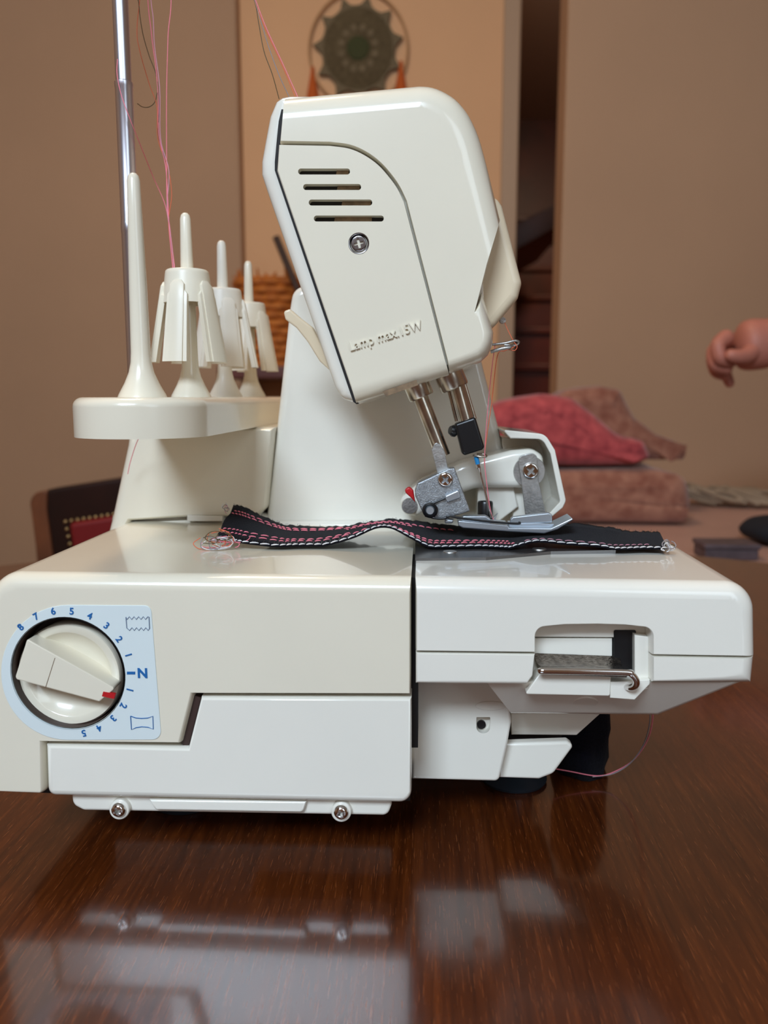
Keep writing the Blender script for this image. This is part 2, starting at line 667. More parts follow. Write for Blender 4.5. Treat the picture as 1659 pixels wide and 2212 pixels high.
# near wall with the window behind the photographer and an added frame for the fill
nw = struct(box('wall_near', (-2.0, -1.768, 0), (2.2, -1.76, 2.6), M['wall']))
for i, (cx, cz, w, h) in enumerate(((-0.42, 2.12, 0.9, 0.6), (0.9, 1.55, 0.9, 1.3))):
    bm = bmesh.new()
    for a, b in (((cx - w / 2, cz - h / 2), (cx + w / 2, cz - h / 2 + 0.05)), ((cx - w / 2, cz + h / 2 - 0.05), (cx + w / 2, cz + h / 2)),
                 ((cx - w / 2, cz - h / 2), (cx - w / 2 + 0.05, cz + h / 2)), ((cx + w / 2 - 0.05, cz - h / 2), (cx + w / 2, cz + h / 2))):
        add_box(bm, (a[0], -1.76, a[1]), (b[0], -1.70, b[1]))
    struct(done(bm, 'window_%d' % (i + 1), M['pane']))

# =================================================================== TABLE
table = thing('dining_table', 'polished dark mahogany oval table the machine stands on', 'table', (0, -0.1, 0))
bm = bmesh.new()
N = 96
a_, b_, yc = 0.83, 0.89, -0.10
prof = [(0.0, -0.035), (0.985, -0.035), (0.997, -0.028), (1.0, -0.016), (0.998, -0.006), (0.992, -0.0012), (0.985, 0.0)]
rings = []
for s, z in prof[1:]:
    rings.append([bm.verts.new((a_ * s * math.cos(2 * math.pi * i / N), yc + b_ * s * math.sin(2 * math.pi * i / N), TZ + z)) for i in range(N)])
for r0, r1 in zip(rings, rings[1:]):
    for i in range(N):
        bm.faces.new((r0[i], r0[(i + 1) % N], r1[(i + 1) % N], r1[i]))
bm.faces.new(rings[0])
bm.faces.new(rings[-1])
done(bm, 'tabletop', M['table'], table, wn=True)
lathe('pedestal', [(0.06, 0.05), (0.075, 0.12), (0.05, 0.25), (0.09, 0.4), (0.05, 0.6), (0.12, 0.70), (0.2, 0.716)], (0, yc, 0), (0, 0, 1), M['mahog'], table)
for k in range(4):
    a = math.pi / 4 + k * math.pi / 2
    tube('foot', [(0.04 * math.cos(a), yc + 0.04 * math.sin(a), 0.16), (0.25 * math.cos(a), yc + 0.25 * math.sin(a), 0.10),
                  (0.45 * math.cos(a), yc + 0.45 * math.sin(a), 0.031)], 0.03, M['mahog'], table)

# =================================================================== THE OVERLOCK MACHINE
mc = thing('overlock_machine', 'white overlock sewing machine with a tilted head on the polished dark table', 'sewing machine', (0, 0.07, TZ))
YT = 0.139                      # face of the arm column
DIAL = (147, 1455)

DC = at(DIAL[0], DIAL[1], 0)
RD = px_len(125, 0) * 1.06
# ---- left half of the base, with the dial well
left = prism('base_housing', [(-32, 1239, 64, 1), (888, 1250, 0, .12), (888, 1501, 0, .12), (418, 1500, 0, .25), (391, 1607, 0, .12), (92, 1604, 0, .25),
                              (94, 1719, 8, .25), (-32, 1713, 8, 1)], 0.0, YT, M['ivory'], mc, bev=0.0062, seg=6, cseg=10,
             holes=[(ring_outline(DC, RD), 0.013)])
prism('front_cover', [(96, 1611, 0, .4), (405, 1617, 0, .4), (433, 1507, 0, .4), (889, 1509, 0, .4), (889, 1738, 26), (100, 1722, 18)],
      0.0005, 0.11, M['plastic'], mc, bev=0.003, seg=4)
prism('gap_filler', [(60, 1480), (886, 1480), (886, 1730), (60, 1712)], 0.02, 0.1, M['dark'], mc, bev=0)  # dark core that paints the shade in the housing gaps
prism('gap_liner', [(419, 1502), (434, 1507), (406, 1617), (392, 1607)], 0.0035, 0.01, M['well'], mc, bev=0)  # dark strip painted as the shade inside the slanted gap
prism('base_tray', [(152, 1700), (846, 1700), (846, 1740, 26), (838, 1763, 22), (180, 1752, 20), (156, 1740, 20)], 0.006, 0.13, M['plastic'], mc, bev=0.0014)
prism('tray_rib', [(322, 1728), (662, 1732), (655, 1756, 10), (335, 1751, 10)], 0.0035, 0.02, M['plastic'], mc, bev=0.001)
for sx, sy in ((257, 1748), (737, 1753)):
    bo = prism('screw_boss', circle_px(sx, sy + 2, 22, 32), 0.0035, 0.02, M['plastic'], mc, bev=0.0008)
    screw('screw', sx, sy, 0.0033, 17, M['chrome'], bo, depth=0.0022)

# ---- dial: printed plate, knob, numerals
pl = [(158, 1307), (326, 1308, 16), (349, 1598, 18), (152, 1598)]
cxp, cyp, rp = 148, 1453, 146
arc = [(cxp + rp * math.cos(a), cyp + rp * math.sin(a)) for a in [math.radians(90 + 180 * k / 30) for k in range(31)]]
poly = [(326, 1308, 16), (349, 1598, 18)] + arc
plate = prism('dial_plate', poly, -0.0003, 0.001, M['plate'], mc, bev=0.0002, holes=[(ring_outline(DC, RD * 1.005), 0.0009)])
# swap the closed hole floor for an open ring: the plate is a ring around the well
bm = bmesh.new()
bm.from_mesh(plate.data)
c = at(DIAL[0], DIAL[1], 0)
rem = [f for f in bm.faces if len(f.verts) > 40 and (Vector(f.calc_center_median()) - c).length < 0.006]
bmesh.ops.delete(bm, geom=rem, context='FACES')
bm.to_mesh(plate.data)
bm.free()
lathe('dial_rim', [(RD * 1.005, -0.0006), (RD * 1.015, -0.0003), (RD * 1.015, 0.0), (RD * 0.985, 0.0002), (RD * 0.98, -0.0006)][::-1],
      c, (0, 1, 0), M['black'], mc, n=64, cap=False)
lathe('dial_well', [(RD * 0.988, -0.0003), (RD * 0.988, 0.0126), (0, 0.0126)], c, (0, 1, 0), M['well'], mc, n=64, cap=False)
kc = at(DIAL[0] + 2, DIAL[1] + 3, 0.004)
kr = RD * 0.925
prof = [(0, 0.0052), (0.55 * kr, 0.0042), (0.74 * kr, 0.0024), (0.82 * kr, 0.0004), (0.845 * kr, 0.0), (0.97 * kr, 0.0), (kr, 0.0009), (kr, 0.008), (0, 0.008)]
knob = lathe('dial_knob', prof, kc, (0, 1, 0), M['ivory'], mc, n=64, angle=50)
bm = bmesh.new()
yk = -0.0035
gp = px_poly([(58, 1380, 4), (31, 1467, 8), (214, 1516, 5), (249, 1487, 5)], yk)
add_prism(bm, gp, yk, 0.0085, 0.0005, 2)
done(bm, 'knob_grip', M['ivory'], knob, wn=True)
prism('pointer_mark', [(223, 1494), (249, 1499), (246, 1510), (220, 1504)], yk - 0.0002, yk + 0.001, M['red'], knob, bev=0)
prism('grip_crease', [(118, 1421), (119.3, 1421.6), (99.3, 1485), (98, 1484)], yk - 0.00005, yk + 0.001, M['tan'], knob, bev=0)
dn = [('8', 45, 1355), ('7', 78, 1332), ('6', 115, 1321), ('5', 155, 1321), ('4', 194, 1331), ('3', 230, 1352), ('2', 257, 1381), ('1', 277, 1415),
      ('1', 280, 1490), ('2', 266, 1524), ('3', 244, 1551), ('4', 214, 1572), ('5', 181, 1583)]
for ch, x, y in dn:
    ang = math.atan2(-(y - 1455), x - 147) - math.pi / 2
    text('numeral', ch, x, y, -0.00035, 15.5, ang, M['blueprint'], plate, bold=0.03)
text('letter', 'N', 308, 1455, -0.00035, 22, 0, M['blueprint'], plate, bold=0.05)
prism('dash', [(274, 1451), (292, 1451), (292, 1457), (274, 1457)], -0.00045, 0, M['blueprint'], plate, bev=0)
zz = [(272, 1333)] + [(272 + 5 * k + 2.5, 1338 if k % 2 == 0 else 1332) for k in range(10)] + [(322, 1333), (323, 1358)] + \
     [(320 - 5 * k, 1362 if k % 2 == 0 else 1356) for k in range(9)] + [(274, 1357), (272, 1333)]
bm = bmesh.new()
add_tube(bm, [at(x, y, -0.0004) for x, y in zz], 0.0002, 4)
done(bm, 'gathered_fabric_symbol', M['greyprint'], plate)
cv = [(282, 1547), (294, 1551), (306, 1552), (319, 1551), (330, 1547), (331, 1575), (319, 1571), (306, 1570), (294, 1572), (284, 1576), (282, 1547)]
bm = bmesh.new()
add_tube(bm, [at(x, y, -0.0004) for x, y in cv], 0.0002, 4)
done(bm, 'stretched_fabric_symbol', M['blueprint'], plate)

# ---- right half of the base (looper cover)
YRB = 0.105
prism('looper_cover', [(897, 1250, 0, 1), (1637, 1262, 62, 1), (1639, 1420, 0, .1), (1409, 1416, 0, .1), (1409, 1358, 20, .1), (1350, 1352, 0, .1), (1290, 1350, 0, .1), (1220, 1351, 0, .1), (1158, 1357, 20, .1), (1158, 1411, 0, .1), (897, 1408, 0, .12)],
      0.0, YRB, M['plastic'], mc, bev=0.0062, seg=6, cseg=10)
prism('lower_lip', [(898, 1411, 0, .2), (1156, 1414, 0, .3), (1151, 1462, 14, .5), (1138, 1479, 8), (898, 1477, 10, .6)], 0.0002, 0.09, M['plastic'], mc, bev=0.0016)
prism('lower_lip', [(1409, 1419, 0, .03), (1638, 1423, 0, 1), (1632, 1483, 36, 1), (1560, 1482, 0, .3), (1409, 1478, 0, .1)], 0.0, 0.09, M['plastic'], mc, bev=0.0062, seg=6)
# recess behind the lever
prism('recess_wall', [(1130, 1330), (1430, 1330), (1430, 1378), (1130, 1376)], 0.010, 0.05, M['plastic'], mc, bev=0.0005)
prism('recess_wall', [(1140, 1379), (1323, 1379), (1323, 1490), (1140, 1480)], 0.011, 0.05, M['plastic'], mc, bev=0.0005)
prism('recess_wall', [(1371, 1372), (1420, 1378), (1420, 1478), (1371, 1502)], 0.006, 0.05, M['plastic'], mc, bev=0.0005)
prism('lever_slot', [(1326, 1361, 4), (1374, 1361, 4), (1374, 1470), (1326, 1470)], 0.0097, 0.03, M['black'], mc, bev=0)
prism('finger_tray', [(1166, 1455), (1320, 1459), (1318, 1504, 5), (1134, 1500, 2)], 0.002, 0.03, M['plastic'], mc, bev=0.0005)
prism('finger_tray', [(1318, 1474), (1404, 1468), (1404, 1478), (1371, 1512), (1318, 1508)], 0.003, 0.03, M['plastic'], mc, bev=0.0004)
# chrome release lever
lev = mc
bm = bmesh.new()
lp = [(0.0105, 1412, 1162), (0.006, 1430, 1163), (0.0, 1450, 1166), (-0.0035, 1452, 1172)]
sec = [at(1180, 1411, 0.0105), at(1180, 1432, 0.006), at(1180, 1441, 0.001), at(1180, 1440, -0.002), at(1180, 1447, -0.0032), at(1180, 1456, -0.002), at(1180, 1457, 0.0), at(1180, 1450, 0.002), at(1180, 1438, 0.0065), at(1180, 1418, 0.0105)]
x0s = [at(1163, 1412, 0.0105).x] * 1
xa0, xa1 = at(1160, 1440, 0.0).x, at(1352, 1440, 0.0).x
ring0 = []
ring1 = []
for q in sec:
    skew = 0.0022 * max(0, (0.0 - (q.y - 0.0105)) / 0.012)
    ring0.append(bm.verts.new((xa0 + skew, q.y, q.z)))
    ring1.append(bm.verts.new((xa1, q.y, q.z - 0.0008)))
n = len(sec)
for i in range(n):
    bm.faces.new((ring0[i - 1], ring0[i], ring1[i], ring1[i - 1]))
bm.faces.new(ring0)
bm.faces.new(ring1)
lever = done(bm, 'release_lever', M['leverM'], mc, angle=50)
tube('lever_edge', [at(1167, 1449, -0.0025), at(1185, 1449, -0.003), at(1345, 1452, -0.003), at(1364, 1457, -0.003), at(1374, 1469, -0.0025), at(1373, 1480, -0.0015), at(1362, 1485, 0.001), at(1352, 1483, 0.004)],
     px_len(7.5, 0), M['chrome'], lever, n=14)

# sloping underside
bm = bmesh.new()
A0, A1 = at(1050, 1472, 0.003), at(1616, 1474, 0.003)
B0, B1 = at(1108, 1546, 0.022), at(1424, 1549, 0.022)
vs = [bm.verts.new(v) for v in (A0, A1, B1, B0)] + [bm.verts.new(Vector((v.x, 0.1, v.z))) for v in (A0, A1, B1, B0)]
for f in ((0, 1, 2, 3), (4, 5, 6, 7), (0, 1, 5, 4), (1, 2, 6, 5), (2, 3, 7, 6), (3, 0, 4, 7)):
    bm.faces.new([vs[i] for i in f])
bmesh.ops.bevel(bm, geom=[bm.edges.get((vs[2], vs[3])), bm.edges.get((vs[1], vs[2]))], offset=0.004, segments=3, profile=0.5, affect='EDGES')
done(bm, 'sloped_underside', M['plastic'], mc, wn=True)
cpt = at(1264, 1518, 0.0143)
lathe('round_plug', [(0, -0.0002), (px_len(27, 0.0143), -0.0002), (px_len(29, 0.0143), 0.0002), (px_len(29, 0.0143), 0.003)], cpt, (0, 0.7, 0.7), M['plastic'], mc, n=32)  # disc shaped as a spot of light on the slope
prism('round_plug', [(1060 + 33 * math.cos(a), 1525 + 10 * math.sin(a)) for a in [2 * math.pi * k / 32 for k in range(32)]], 0.0337, 0.036, M['plastic'], mc, bev=0.0002)  # thin ellipse standing in for a spot of light on the block
# blocks below
prism('lower_block', [(890, 1470), (1058, 1470, 20), (1098, 1508, 30), (1105, 1560, 30), (1097, 1606, 20), (1078, 1689, 12), (890, 1684)], 0.034, 0.10, M['plastic'], mc, bev=0.0015,
      holes=[([(1029, 1549, 2), (1059, 1549, 2), (1059, 1584, 14), (1029, 1584, 14)], 0.038)])
lathe('screw_hole', [(px_len(10, 0.036), 0), (px_len(10, 0.036), 0.003), (0, 0.003)], at(1040, 1566, 0.0368), (0, 1, 0), M['black'], mc, n=20)
prism('lower_block', [(1080, 1607), (1226, 1602, 6), (1240, 1612, 5), (1196, 1672, 22), (1165, 1684, 8), (1078, 1681)], 0.041, 0.0455, M['plastic'], mc, bev=0.0014)
prism('lower_block', [(1103, 1540), (1300, 1540), (1246, 1589, 4), (1105, 1588)], 0.05, 0.07, M['plastic'], mc, bev=0.0008)
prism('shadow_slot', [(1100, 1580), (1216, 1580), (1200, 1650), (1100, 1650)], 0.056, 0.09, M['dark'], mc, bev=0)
prism('side_gap', [(884, 1247), (903, 1247), (903, 1615), (884, 1615)], 0.012, 0.06, M['dark'], mc, bev=0)  # dark block painted as the shade between the two base halves
# suction feet
for x, y, Y in ((405, 1775, 0.062), (1108, 1711, 0.091), (430, 1700, 0.19), (1050, 1640, 0.19)):
    fx = at(x, y, Y).x
    lathe('suction_foot', [(0, 0), (0.0165, 0), (0.0172, 0.0015), (0.014, 0.0035), (0.0105, 0.006), (0.0105, 0.034), (0, 0.034)], (fx, Y, TZ + 0.0002), (0, 0, 1), M['rubber'], mc)

xq0, xq1 = at(160, 1740, 0.006).x, at(850, 1740, 0.006).x
box('bottom_pan', (xq0 + 0.002, 0.040, TZ + 0.011), (xq1 - 0.002, 0.045, TZ + 0.035), M['plastic'], mc, bev=0.002)
# ---- needle plate on the bed
zt = at(1200, 1256, 0.0).z
zb = CAM.z - 0.0702
npz = [(897, 1206), (1050, 1204), (1190, 1191), (1330, 1188), (1330, 1160), (897, 1160)]
bm = bmesh.new()
top = [atz(x, y, zb + 0.0008) for x, y in npz]
v0 = [bm.verts.new(v) for v in top]
v1 = [bm.verts.new(v - Vector((0, 0, 0.003))) for v in top]
bm.faces.new(v0)
bm.faces.new(v1)
for i in range(len(v0)):
    bm.faces.new((v0[i - 1], v0[i], v1[i], v1[i - 1]))
done(bm, 'needle_plate', M['plateM'], mc, smooth=False)
for x, y in ((972, 1192), (1165, 1186)):
    lathe('plate_screw', [(0, 0.0003), (0.003, 0.0003), (0.0036, -0.001)], atz(x, y, zb + 0.0009), (0, 0, 1), M['steel'], mc, n=20)

# ---- motor housing at the back (screen left) and arm column
prism('motor_housing', [(226, 1160, 0, 1), (236, 1120, 0, 1), (270, 960, 0, 1), (274, 923, 0, .3), (592, 923, 0, .3), (575, 1098, 20, .3), (555, 1118, 0, .3), (405, 1119, 0, .3), (280, 1127, 0, .3), (262, 1160, 0, .3)],
      YT - 0.006, 0.34, M['ivory'], mc, bev=0.007, seg=5)
prism('rear_plinth', [(222, 1180), (262, 1147), (285, 1130), (405, 1124), (480, 1124), (580, 1123), (580, 1180)], YT - 0.0035, 0.33, M['plastic'], mc, bev=0.002)
prism('hinge_tab', [(404, 1113), (480, 1115), (480, 1126), (404, 1126)], YT - 0.0075, YT, M['plastic'], mc, bev=0.0004)
prism('arm_column', [(570, 1150), (584, 1040), (597, 915), (624, 668), (632, 618, 30), (720, 612), (1000, 612), (1046, 800), (1089, 968), (1112, 1150)],
      YT, 0.30, M['plastic'], mc, bev=0.0045, seg=5)
prism('column_foot', [(560, 1128), (905, 1128), (905, 1160), (560, 1160)], YT - 0.01, YT + 0.05, M['plastic'], mc, bev=0.003)

xc1 = at(1100, 1150, YT).x
box('rear_base', (at(236, 1150, YT).x, YT + 0.002, TZ + 0.028), (xc1, 0.33, zb + 0.004), M['plastic'], mc, bev=0.004)
box('looper_floor', (0.0, YRB + 0.0005, TZ + 0.03), (0.058, YT + 0.001, zb - 0.014), M['plastic'], mc, bev=0.001)
# ---- looper mechanism behind the needle
YM = 0.112
prism('looper_arm', [(862, 1080, 12), (905, 1043, 30), (1000, 1000, 60), (1105, 973, 40), (1150, 968, 30), (1175, 985, 20), (1178, 1040, 20), (1140, 1055, 20), (1030, 1055, 60), (930, 1090, 30), (905, 1118, 14), (870, 1112, 20)],
      YM, YM + 0.025, M['plastic'], mc, bev=0.004, seg=5)
lathe('pivot_pin', [(0, -0.001), (px_len(17, YM), -0.0008), (px_len(18, YM), 0.0), (px_len(18, YM), 0.004)], at(885, 1093, YM), (0, 1, 0), M['steel'], mc)
lathe('washer', [(0, -0.0008), (px_len(33, YM), -0.0008), (px_len(34, YM), 0.0), (px_len(34, YM), 0.002)], at(1143, 1018, YM), (0, 1, 0), M['steel'], mc)
prism('bracket', [(1120, 1000), (1122, 985, 14), (1150, 978, 14), (1160, 985, 8), (1163, 1036), (1180, 1112), (1135, 1112), (1126, 1040)], YM - 0.0022, YM - 0.001, M['steel'], mc, bev=0.0003)
screw('screw', 1146, 1017, YM - 0.0022, 18, M['chrome'], mc, depth=0.0014, phillips_rot=0.9)
prism('inner_block', [(1032, 1050), (1108, 1045), (1120, 1095), (1075, 1130), (1030, 1140)], 0.118, 0.14, M['plastic'], mc, bev=0.0012)
prism('inner_block', [(1108, 1042), (1128, 1042), (1140, 1130), (1108, 1130)], 0.121, 0.14, M['plastic'], mc, bev=0.0008)
lathe('spring_cap', [(0, 0.002), (0.0022, 0.002), (0.003, 0.0062), (0.0036, 0.0066), (0.0040, 0.0058), (0.0040, -0.004)], at(1048, 1110, 0.11), (0, 0, 1), M['blackmetal'], mc, n=24)
# thin bent guard around the mechanism
bm = bmesh.new()
po = px_poly([(1085, 928, 3), (1178, 938, 26), (1199, 972, 30), (1223, 1082, 16), (1216, 1097, 10), (1193, 1116), (1186, 1110), (1210, 1084, 8), (1189, 980, 24), (1172, 949, 20), (1103, 947, 3)], 0.106)
add_prism(bm, po, 0.106, 0.16, 0.0006, 3)
done(bm, 'finger_guard', M['plastic'], mc, wn=True)
prism('guard_back', [(1085, 945), (1172, 949), (1190, 980), (1212, 1086), (1190, 1112), (1120, 1112), (1085, 960)], 0.135, 0.16, M['plastic'], mc, bev=0.0004)

# ---- head
YH = 0.055
VPX, VPY = 915.0, 855.0          # where the lines running along the arm meet


def behind(x, y, f, d, Y):
    """outline point whose measured silhouette lies d behind the plane Y, on the far side of the rounding"""
    k = 1 + d / (Y - CAM.y)
    return (VPX + (x - VPX) * k, VPY + (y - VPY) * k, 0, f)


def curve_px(pts, f, k=4):
    return [(v.x, v.y, 0, f) for v in smooth_path([(x, y, 0) for x, y in pts], k)]


head_top = [(905, 184), (925, 185), (945, 190), (966, 200), (985, 213), (1001, 230), (1015, 250), (1029, 279), (1040, 310), (1052, 355)]
arm = prism('arm_shell', [(626, 203, 0, .6), (608, 205, 0, .6), (593, 216, 0, .8), (580, 247), (569, 305), (562, 345), (562, 373), (574, 410), (722, 836), (738, 862, 20), (775, 873, 0, .2), (960, 800, 0, .2), (1050, 700, 0, .2), (1030, 330, 0, .2), (900, 205, 0, .2)],
            YH + 0.007, 0.2, M['plastic'], mc, bev=0.005, seg=5)
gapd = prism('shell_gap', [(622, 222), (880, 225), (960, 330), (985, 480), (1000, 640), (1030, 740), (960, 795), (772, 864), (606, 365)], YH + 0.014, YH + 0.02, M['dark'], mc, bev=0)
shell = prism('face_shell', [behind(618, 211, 1, 0.0085, YH)] + [behind(v[0], v[1], 1, 0.0085, YH) for v in curve_px(head_top, 1, 2)] + [behind(1081, 472, .06, 0.0085, YH), (1029, 663, 0, .2), (1044, 622, 0, .5), (1070, 715, 0, .5), (1068, 742, 0, .5), (1058, 765, 0, .5), (1042, 780, 0, .5), (1020, 789, 0, .5), (972, 806, 0, .05),
                             ] + curve_px([(876, 434), (862, 405), (845, 380), (820, 352), (790, 330), (755, 315), (712, 309)], .05) + [
                             (601, 307, 0, .1)],
              YH, YH + 0.08, M['ivory'], mc, bev=0.0115, seg=10, cseg=8)
shell.name = 'face_shell'
sl = []
for x0, x1, y in ((644, 756, 370.5), (655, 780, 404), (667, 804, 437.5), (678, 829, 472)):
    sl.append([(x0, y - 6.5, 6), (x1, y - 6.5, 6), (x1, y + 6.5, 6), (x0, y + 6.5, 6)])
sf = .05
cover = prism('lamp_cover', [(600, 311, 0, sf)] + curve_px([(712, 313), (754, 319), (787, 333), (818, 355), (843, 383), (860, 407), (874, 436)], sf) + [(971, 809, 0, 1), (768, 872, 0, .12), (596, 368, 0, .12)],
              YH - 0.0002, YH + 0.022, M['ivory'], mc, bev=0.0075, seg=6, cseg=6,
             holes=[(s, YH + 0.0042) for s in sl] + [(circle_px(775, 526, 22, 32), YH + 0.001)])
prism('seam_gasket', [(612, 236), (608, 236), (602, 262), (598, 300), (593.5, 350), (593.5, 368), (763, 868), (770, 873), (774, 872), (600, 372), (600, 350), (606, 300)], YH + 0.0055, YH + 0.009, M['dark'], mc, bev=0)  # dark strip painted as the shade in the gap beside the cover
# dark depth and the lamp reflector seen in the slots
ys = YH + 0.0041
for (x0, x1, y), t0, t1 in zip(((644, 756, 370.5), (655, 780, 404), (667, 804, 437.5), (678, 829, 472)), (728, 730, 740, 724), (756, 780, 804, 806)):
    prism('vent_slot', [(x0 - 0.2, y - 6.7, 6), (x1, y - 6.7, 6), (x1, y + 6.7, 6), (x0 - 0.2, y + 6.7, 6)], ys, ys + 0.0005, M['black'], cover, bev=0)
    prism('lamp_reflector', [(t0, y - 4.5), (t1 - 3, y - 4.5), (t1 - 3, y + 6), (t0 - 2, y + 6)], ys - 0.0012, ys + 0.0001, M['tan'], cover, bev=0)
lathe('screw_cup', [(px_len(22.5, YH), -0.0001), (px_len(21, YH), -0.0005), (px_len(19.5, YH), -0.0004), (px_len(17, YH), 0.0012)][::-1], at(775, 526, YH), (0, 1, 0), M['screw'], cover, n=32, cap=False)
screw('screw', 775, 526, YH + 0.0008, 16.5, M['screw'], cover, depth=0.0007, phillips_rot=0.25)
text('embossed_lettering', 'Lamp max.15W', 832, 726, YH - 0.0003, 20.5, math.radians(16.5), M['ivory'], cover, bold=0.004, depth=0.001, sx=0.86)
prism('bottom_recess', [(826, 846), (900, 820), (903, 832), (834, 856)], YH - 0.0001, YH + 0.002, M['tan'], mc, bev=0)
# tension housing on the front of the head
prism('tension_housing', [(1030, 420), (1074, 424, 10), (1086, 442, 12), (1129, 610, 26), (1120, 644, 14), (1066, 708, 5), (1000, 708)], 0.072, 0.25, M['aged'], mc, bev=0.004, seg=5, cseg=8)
prism('hand_lever', [(612, 672, 6), (626, 667, 6), (650, 688), (674, 706, 20), (696, 748), (712, 800), (690, 780), (664, 738, 20), (640, 708), (616, 690, 8)], 0.085, 0.092, M['aged'], mc, bev=0.001)
tg = tube('thread_guide', [at(1060, 745, 0.08), at(1092, 741, 0.078), at(1112, 736, 0.078), at(1121, 739, 0.079), at(1113, 746, 0.08), at(1090, 745, 0.081)], 0.00055, M['steel'], mc, n=8)
tube('guide_prong', [at(1060, 760, 0.078), at(1085, 753, 0.077), at(1105, 750, 0.077)], [0.0008] * 12 + [0.0004], M['steel'], mc, n=8)
lathe('guide_screw', [(0, -0.001), (0.0014, -0.001), (0.0014, 0.003)], at(1086, 692, 0.08), (0, 1, 0), M['steel'], mc, n=16)

# ---- bars, needle clamp, needle
YN = 0.085
dv = (at(947, 967, YN) - at(893, 838, YN)).normalized()
for nm, cpx, w0, hh in (('bar_collar', (906, 847), 28, 34), ('bar_collar', (977, 826), 31, 38)):
    c0 = at(cpx[0], cpx[1], YN)
    r = px_len(w0, YN)
    h = px_len(hh / 2, YN)
    lathe(nm, [(0, -h * 2.2), (r * 0.99, -h * 2.2), (r, h * 0.55), (r * 0.94, h * 0.75), (0.3 * r, h * 0.78)], c0, dv, M['bar'], mc, n=32)
b0 = at(896, 842, YN)
pb = tube('presser_bar', [at(902, 842, YN), at(957, 985, YN)], px_len(16.5, YN), M['bar'], mc, n=24)
prism('presser_shank', [(932, 972), (940, 955, 9), (951, 960, 8), (960, 975), (968, 1012), (972, 1030), (946, 1034), (944, 1020)], YN - 0.0042, YN - 0.0005, M['steel'], mc, bev=0.0003)
tube('needle_bar', [at(986, 828, YN), at(1009, 912, YN)], px_len(15, YN), M['bar'], mc, n=24)
tube('needle_bar_guide', [at(968, 838, YN + 0.002), at(986, 910, YN + 0.002)], px_len(4, YN), M['bar'], mc, n=12)
tube('needle_bar_guide', [at(1003, 828, YN + 0.006), at(1026, 905, YN + 0.006)], px_len(4, YN), M['bar'], mc, n=12)
clamp = prism('needle_clamp', [(982, 916, 4), (1027, 900, 4), (1047, 966, 4), (1042, 972, 3), (1004, 984, 6), (998, 980, 3)], YN - 0.0045, YN + 0.005, M['black'], mc, bev=0.0012)
cs = at(977, 930, YN)
bm = bmesh.new()
add_lathe(bm, [(0, -0.0012), (px_len(9, YN), -0.0012), (px_len(13, YN), 0.0004), (px_len(13, YN), 0.0016), (px_len(8, YN), 0.002), (px_len(8, YN), 0.006)], cs, (0.85, 0.45, -0.2), 20)
done(bm, 'clamp_screw', M['blackmetal'], clamp)
nd0, nd1 = at(1027, 982, YN), at(1062, 1118, YN)
tube('needle', [nd0, nd0.lerp(nd1, 0.2), nd0.lerp(nd1, 0.25), nd0.lerp(nd1, 0.93), nd1], [0.00105] * 6 + [0.0010] * 6 + [0.0006] * 12 + [0.0002], M['chrome'], mc, n=10)
tube('needle_mark', [nd0.lerp(nd1, 0.03), nd0.lerp(nd1, 0.15)], 0.00115, M['blue'], mc, n=10)
tube('needle_thread_guide', [at(1022, 984, YN - 0.001), at(1035, 986, YN - 0.002), at(1048, 987, YN - 0.002), at(1051, 984, YN - 0.001), at(1045, 981, YN), at(1030, 981, YN)], 0.00045, M['bar'], mc)

# ---- presser foot
YF = 0.0745
foot = prism('foot_block', [(897, 1072), (896, 1060), (902, 1044, 6), (970, 1012, 4), (982, 1011, 4), (1016, 1104, 4), (985, 1114), (960, 1122, 10), (933, 1122, 16), (912, 1106, 16)], YF, YF + 0.008, M['cast'], mc, bev=0.0006)
for x, y, r in ((911, 1050, 7), (985, 1097, 7)):
    lathe('cast_dimple', [(px_len(r, YF), 0.0002), (px_len(r, YF), -0.00025), (px_len(r - 2, YF), -0.00025), (px_len(r - 2, YF), 0.0002)], at(x, y, YF), (0, 1, 0), M['cast'], foot, n=20)
screw('screw', 962, 1036, YF - 0.0002, 16.5, M['chrome'], foot, depth=0.0014, phillips_rot=0.75)
prism('spring_block', [(960, 1072, 4), (991, 1058, 4), (996, 1075, 4), (966, 1086, 4)], YF - 0.0022, YF + 0.001, M['footmetal'], foot, bev=0.0006)
lathe('spring_coil', [(px_len(11, YF), 0.0004), (px_len(14, YF), -0.0003), (px_len(17, YF), -0.0014), (px_len(17, YF), -0.0022), (px_len(13, YF), -0.0028), (px_len(10, YF), -0.002)], at(929, 1101, YF), (0, 1, 0), M['blackmetal'], foot, n=32)
lathe('pivot', [(0, -0.0032), (px_len(8, YF), -0.0031), (px_len(10, YF), -0.0024), (px_len(10, YF), 0.001)], at(929, 1101, YF), (0, 1, 0), M['footmetal'], foot, n=24)
tube('spring_arm', [at(936, 1087, YF - 0.0012), at(962, 1076, YF - 0.0012)], 0.0005, M['blackmetal'], foot)
tube('spring_arm', [at(918, 1114, YF - 0.0015), at(945, 1120, YF - 0.002), at(962, 1119, YF - 0.002), at(970, 1115, YF - 0.002), at(1000, 1120, YF - 0.002), at(1060, 1127, YF - 0.002), at(1118, 1131, YF - 0.002), at(1122, 1127, YF - 0.0018)], 0.00055, M['blackmetal'], foot)
sole = prism('foot_sole', [(989, 1124, 3), (1098, 1134, 2), (1100, 1140), (1190, 1141), (1236, 1119, 3), (1239, 1123, 3), (1205, 1144, 30), (1176, 1153, 10), (1100, 1149), (1000, 1141, 8), (990, 1136, 5)], YF - 0.001, YF + 0.013, M['footmetal'], mc, bev=0.0006)
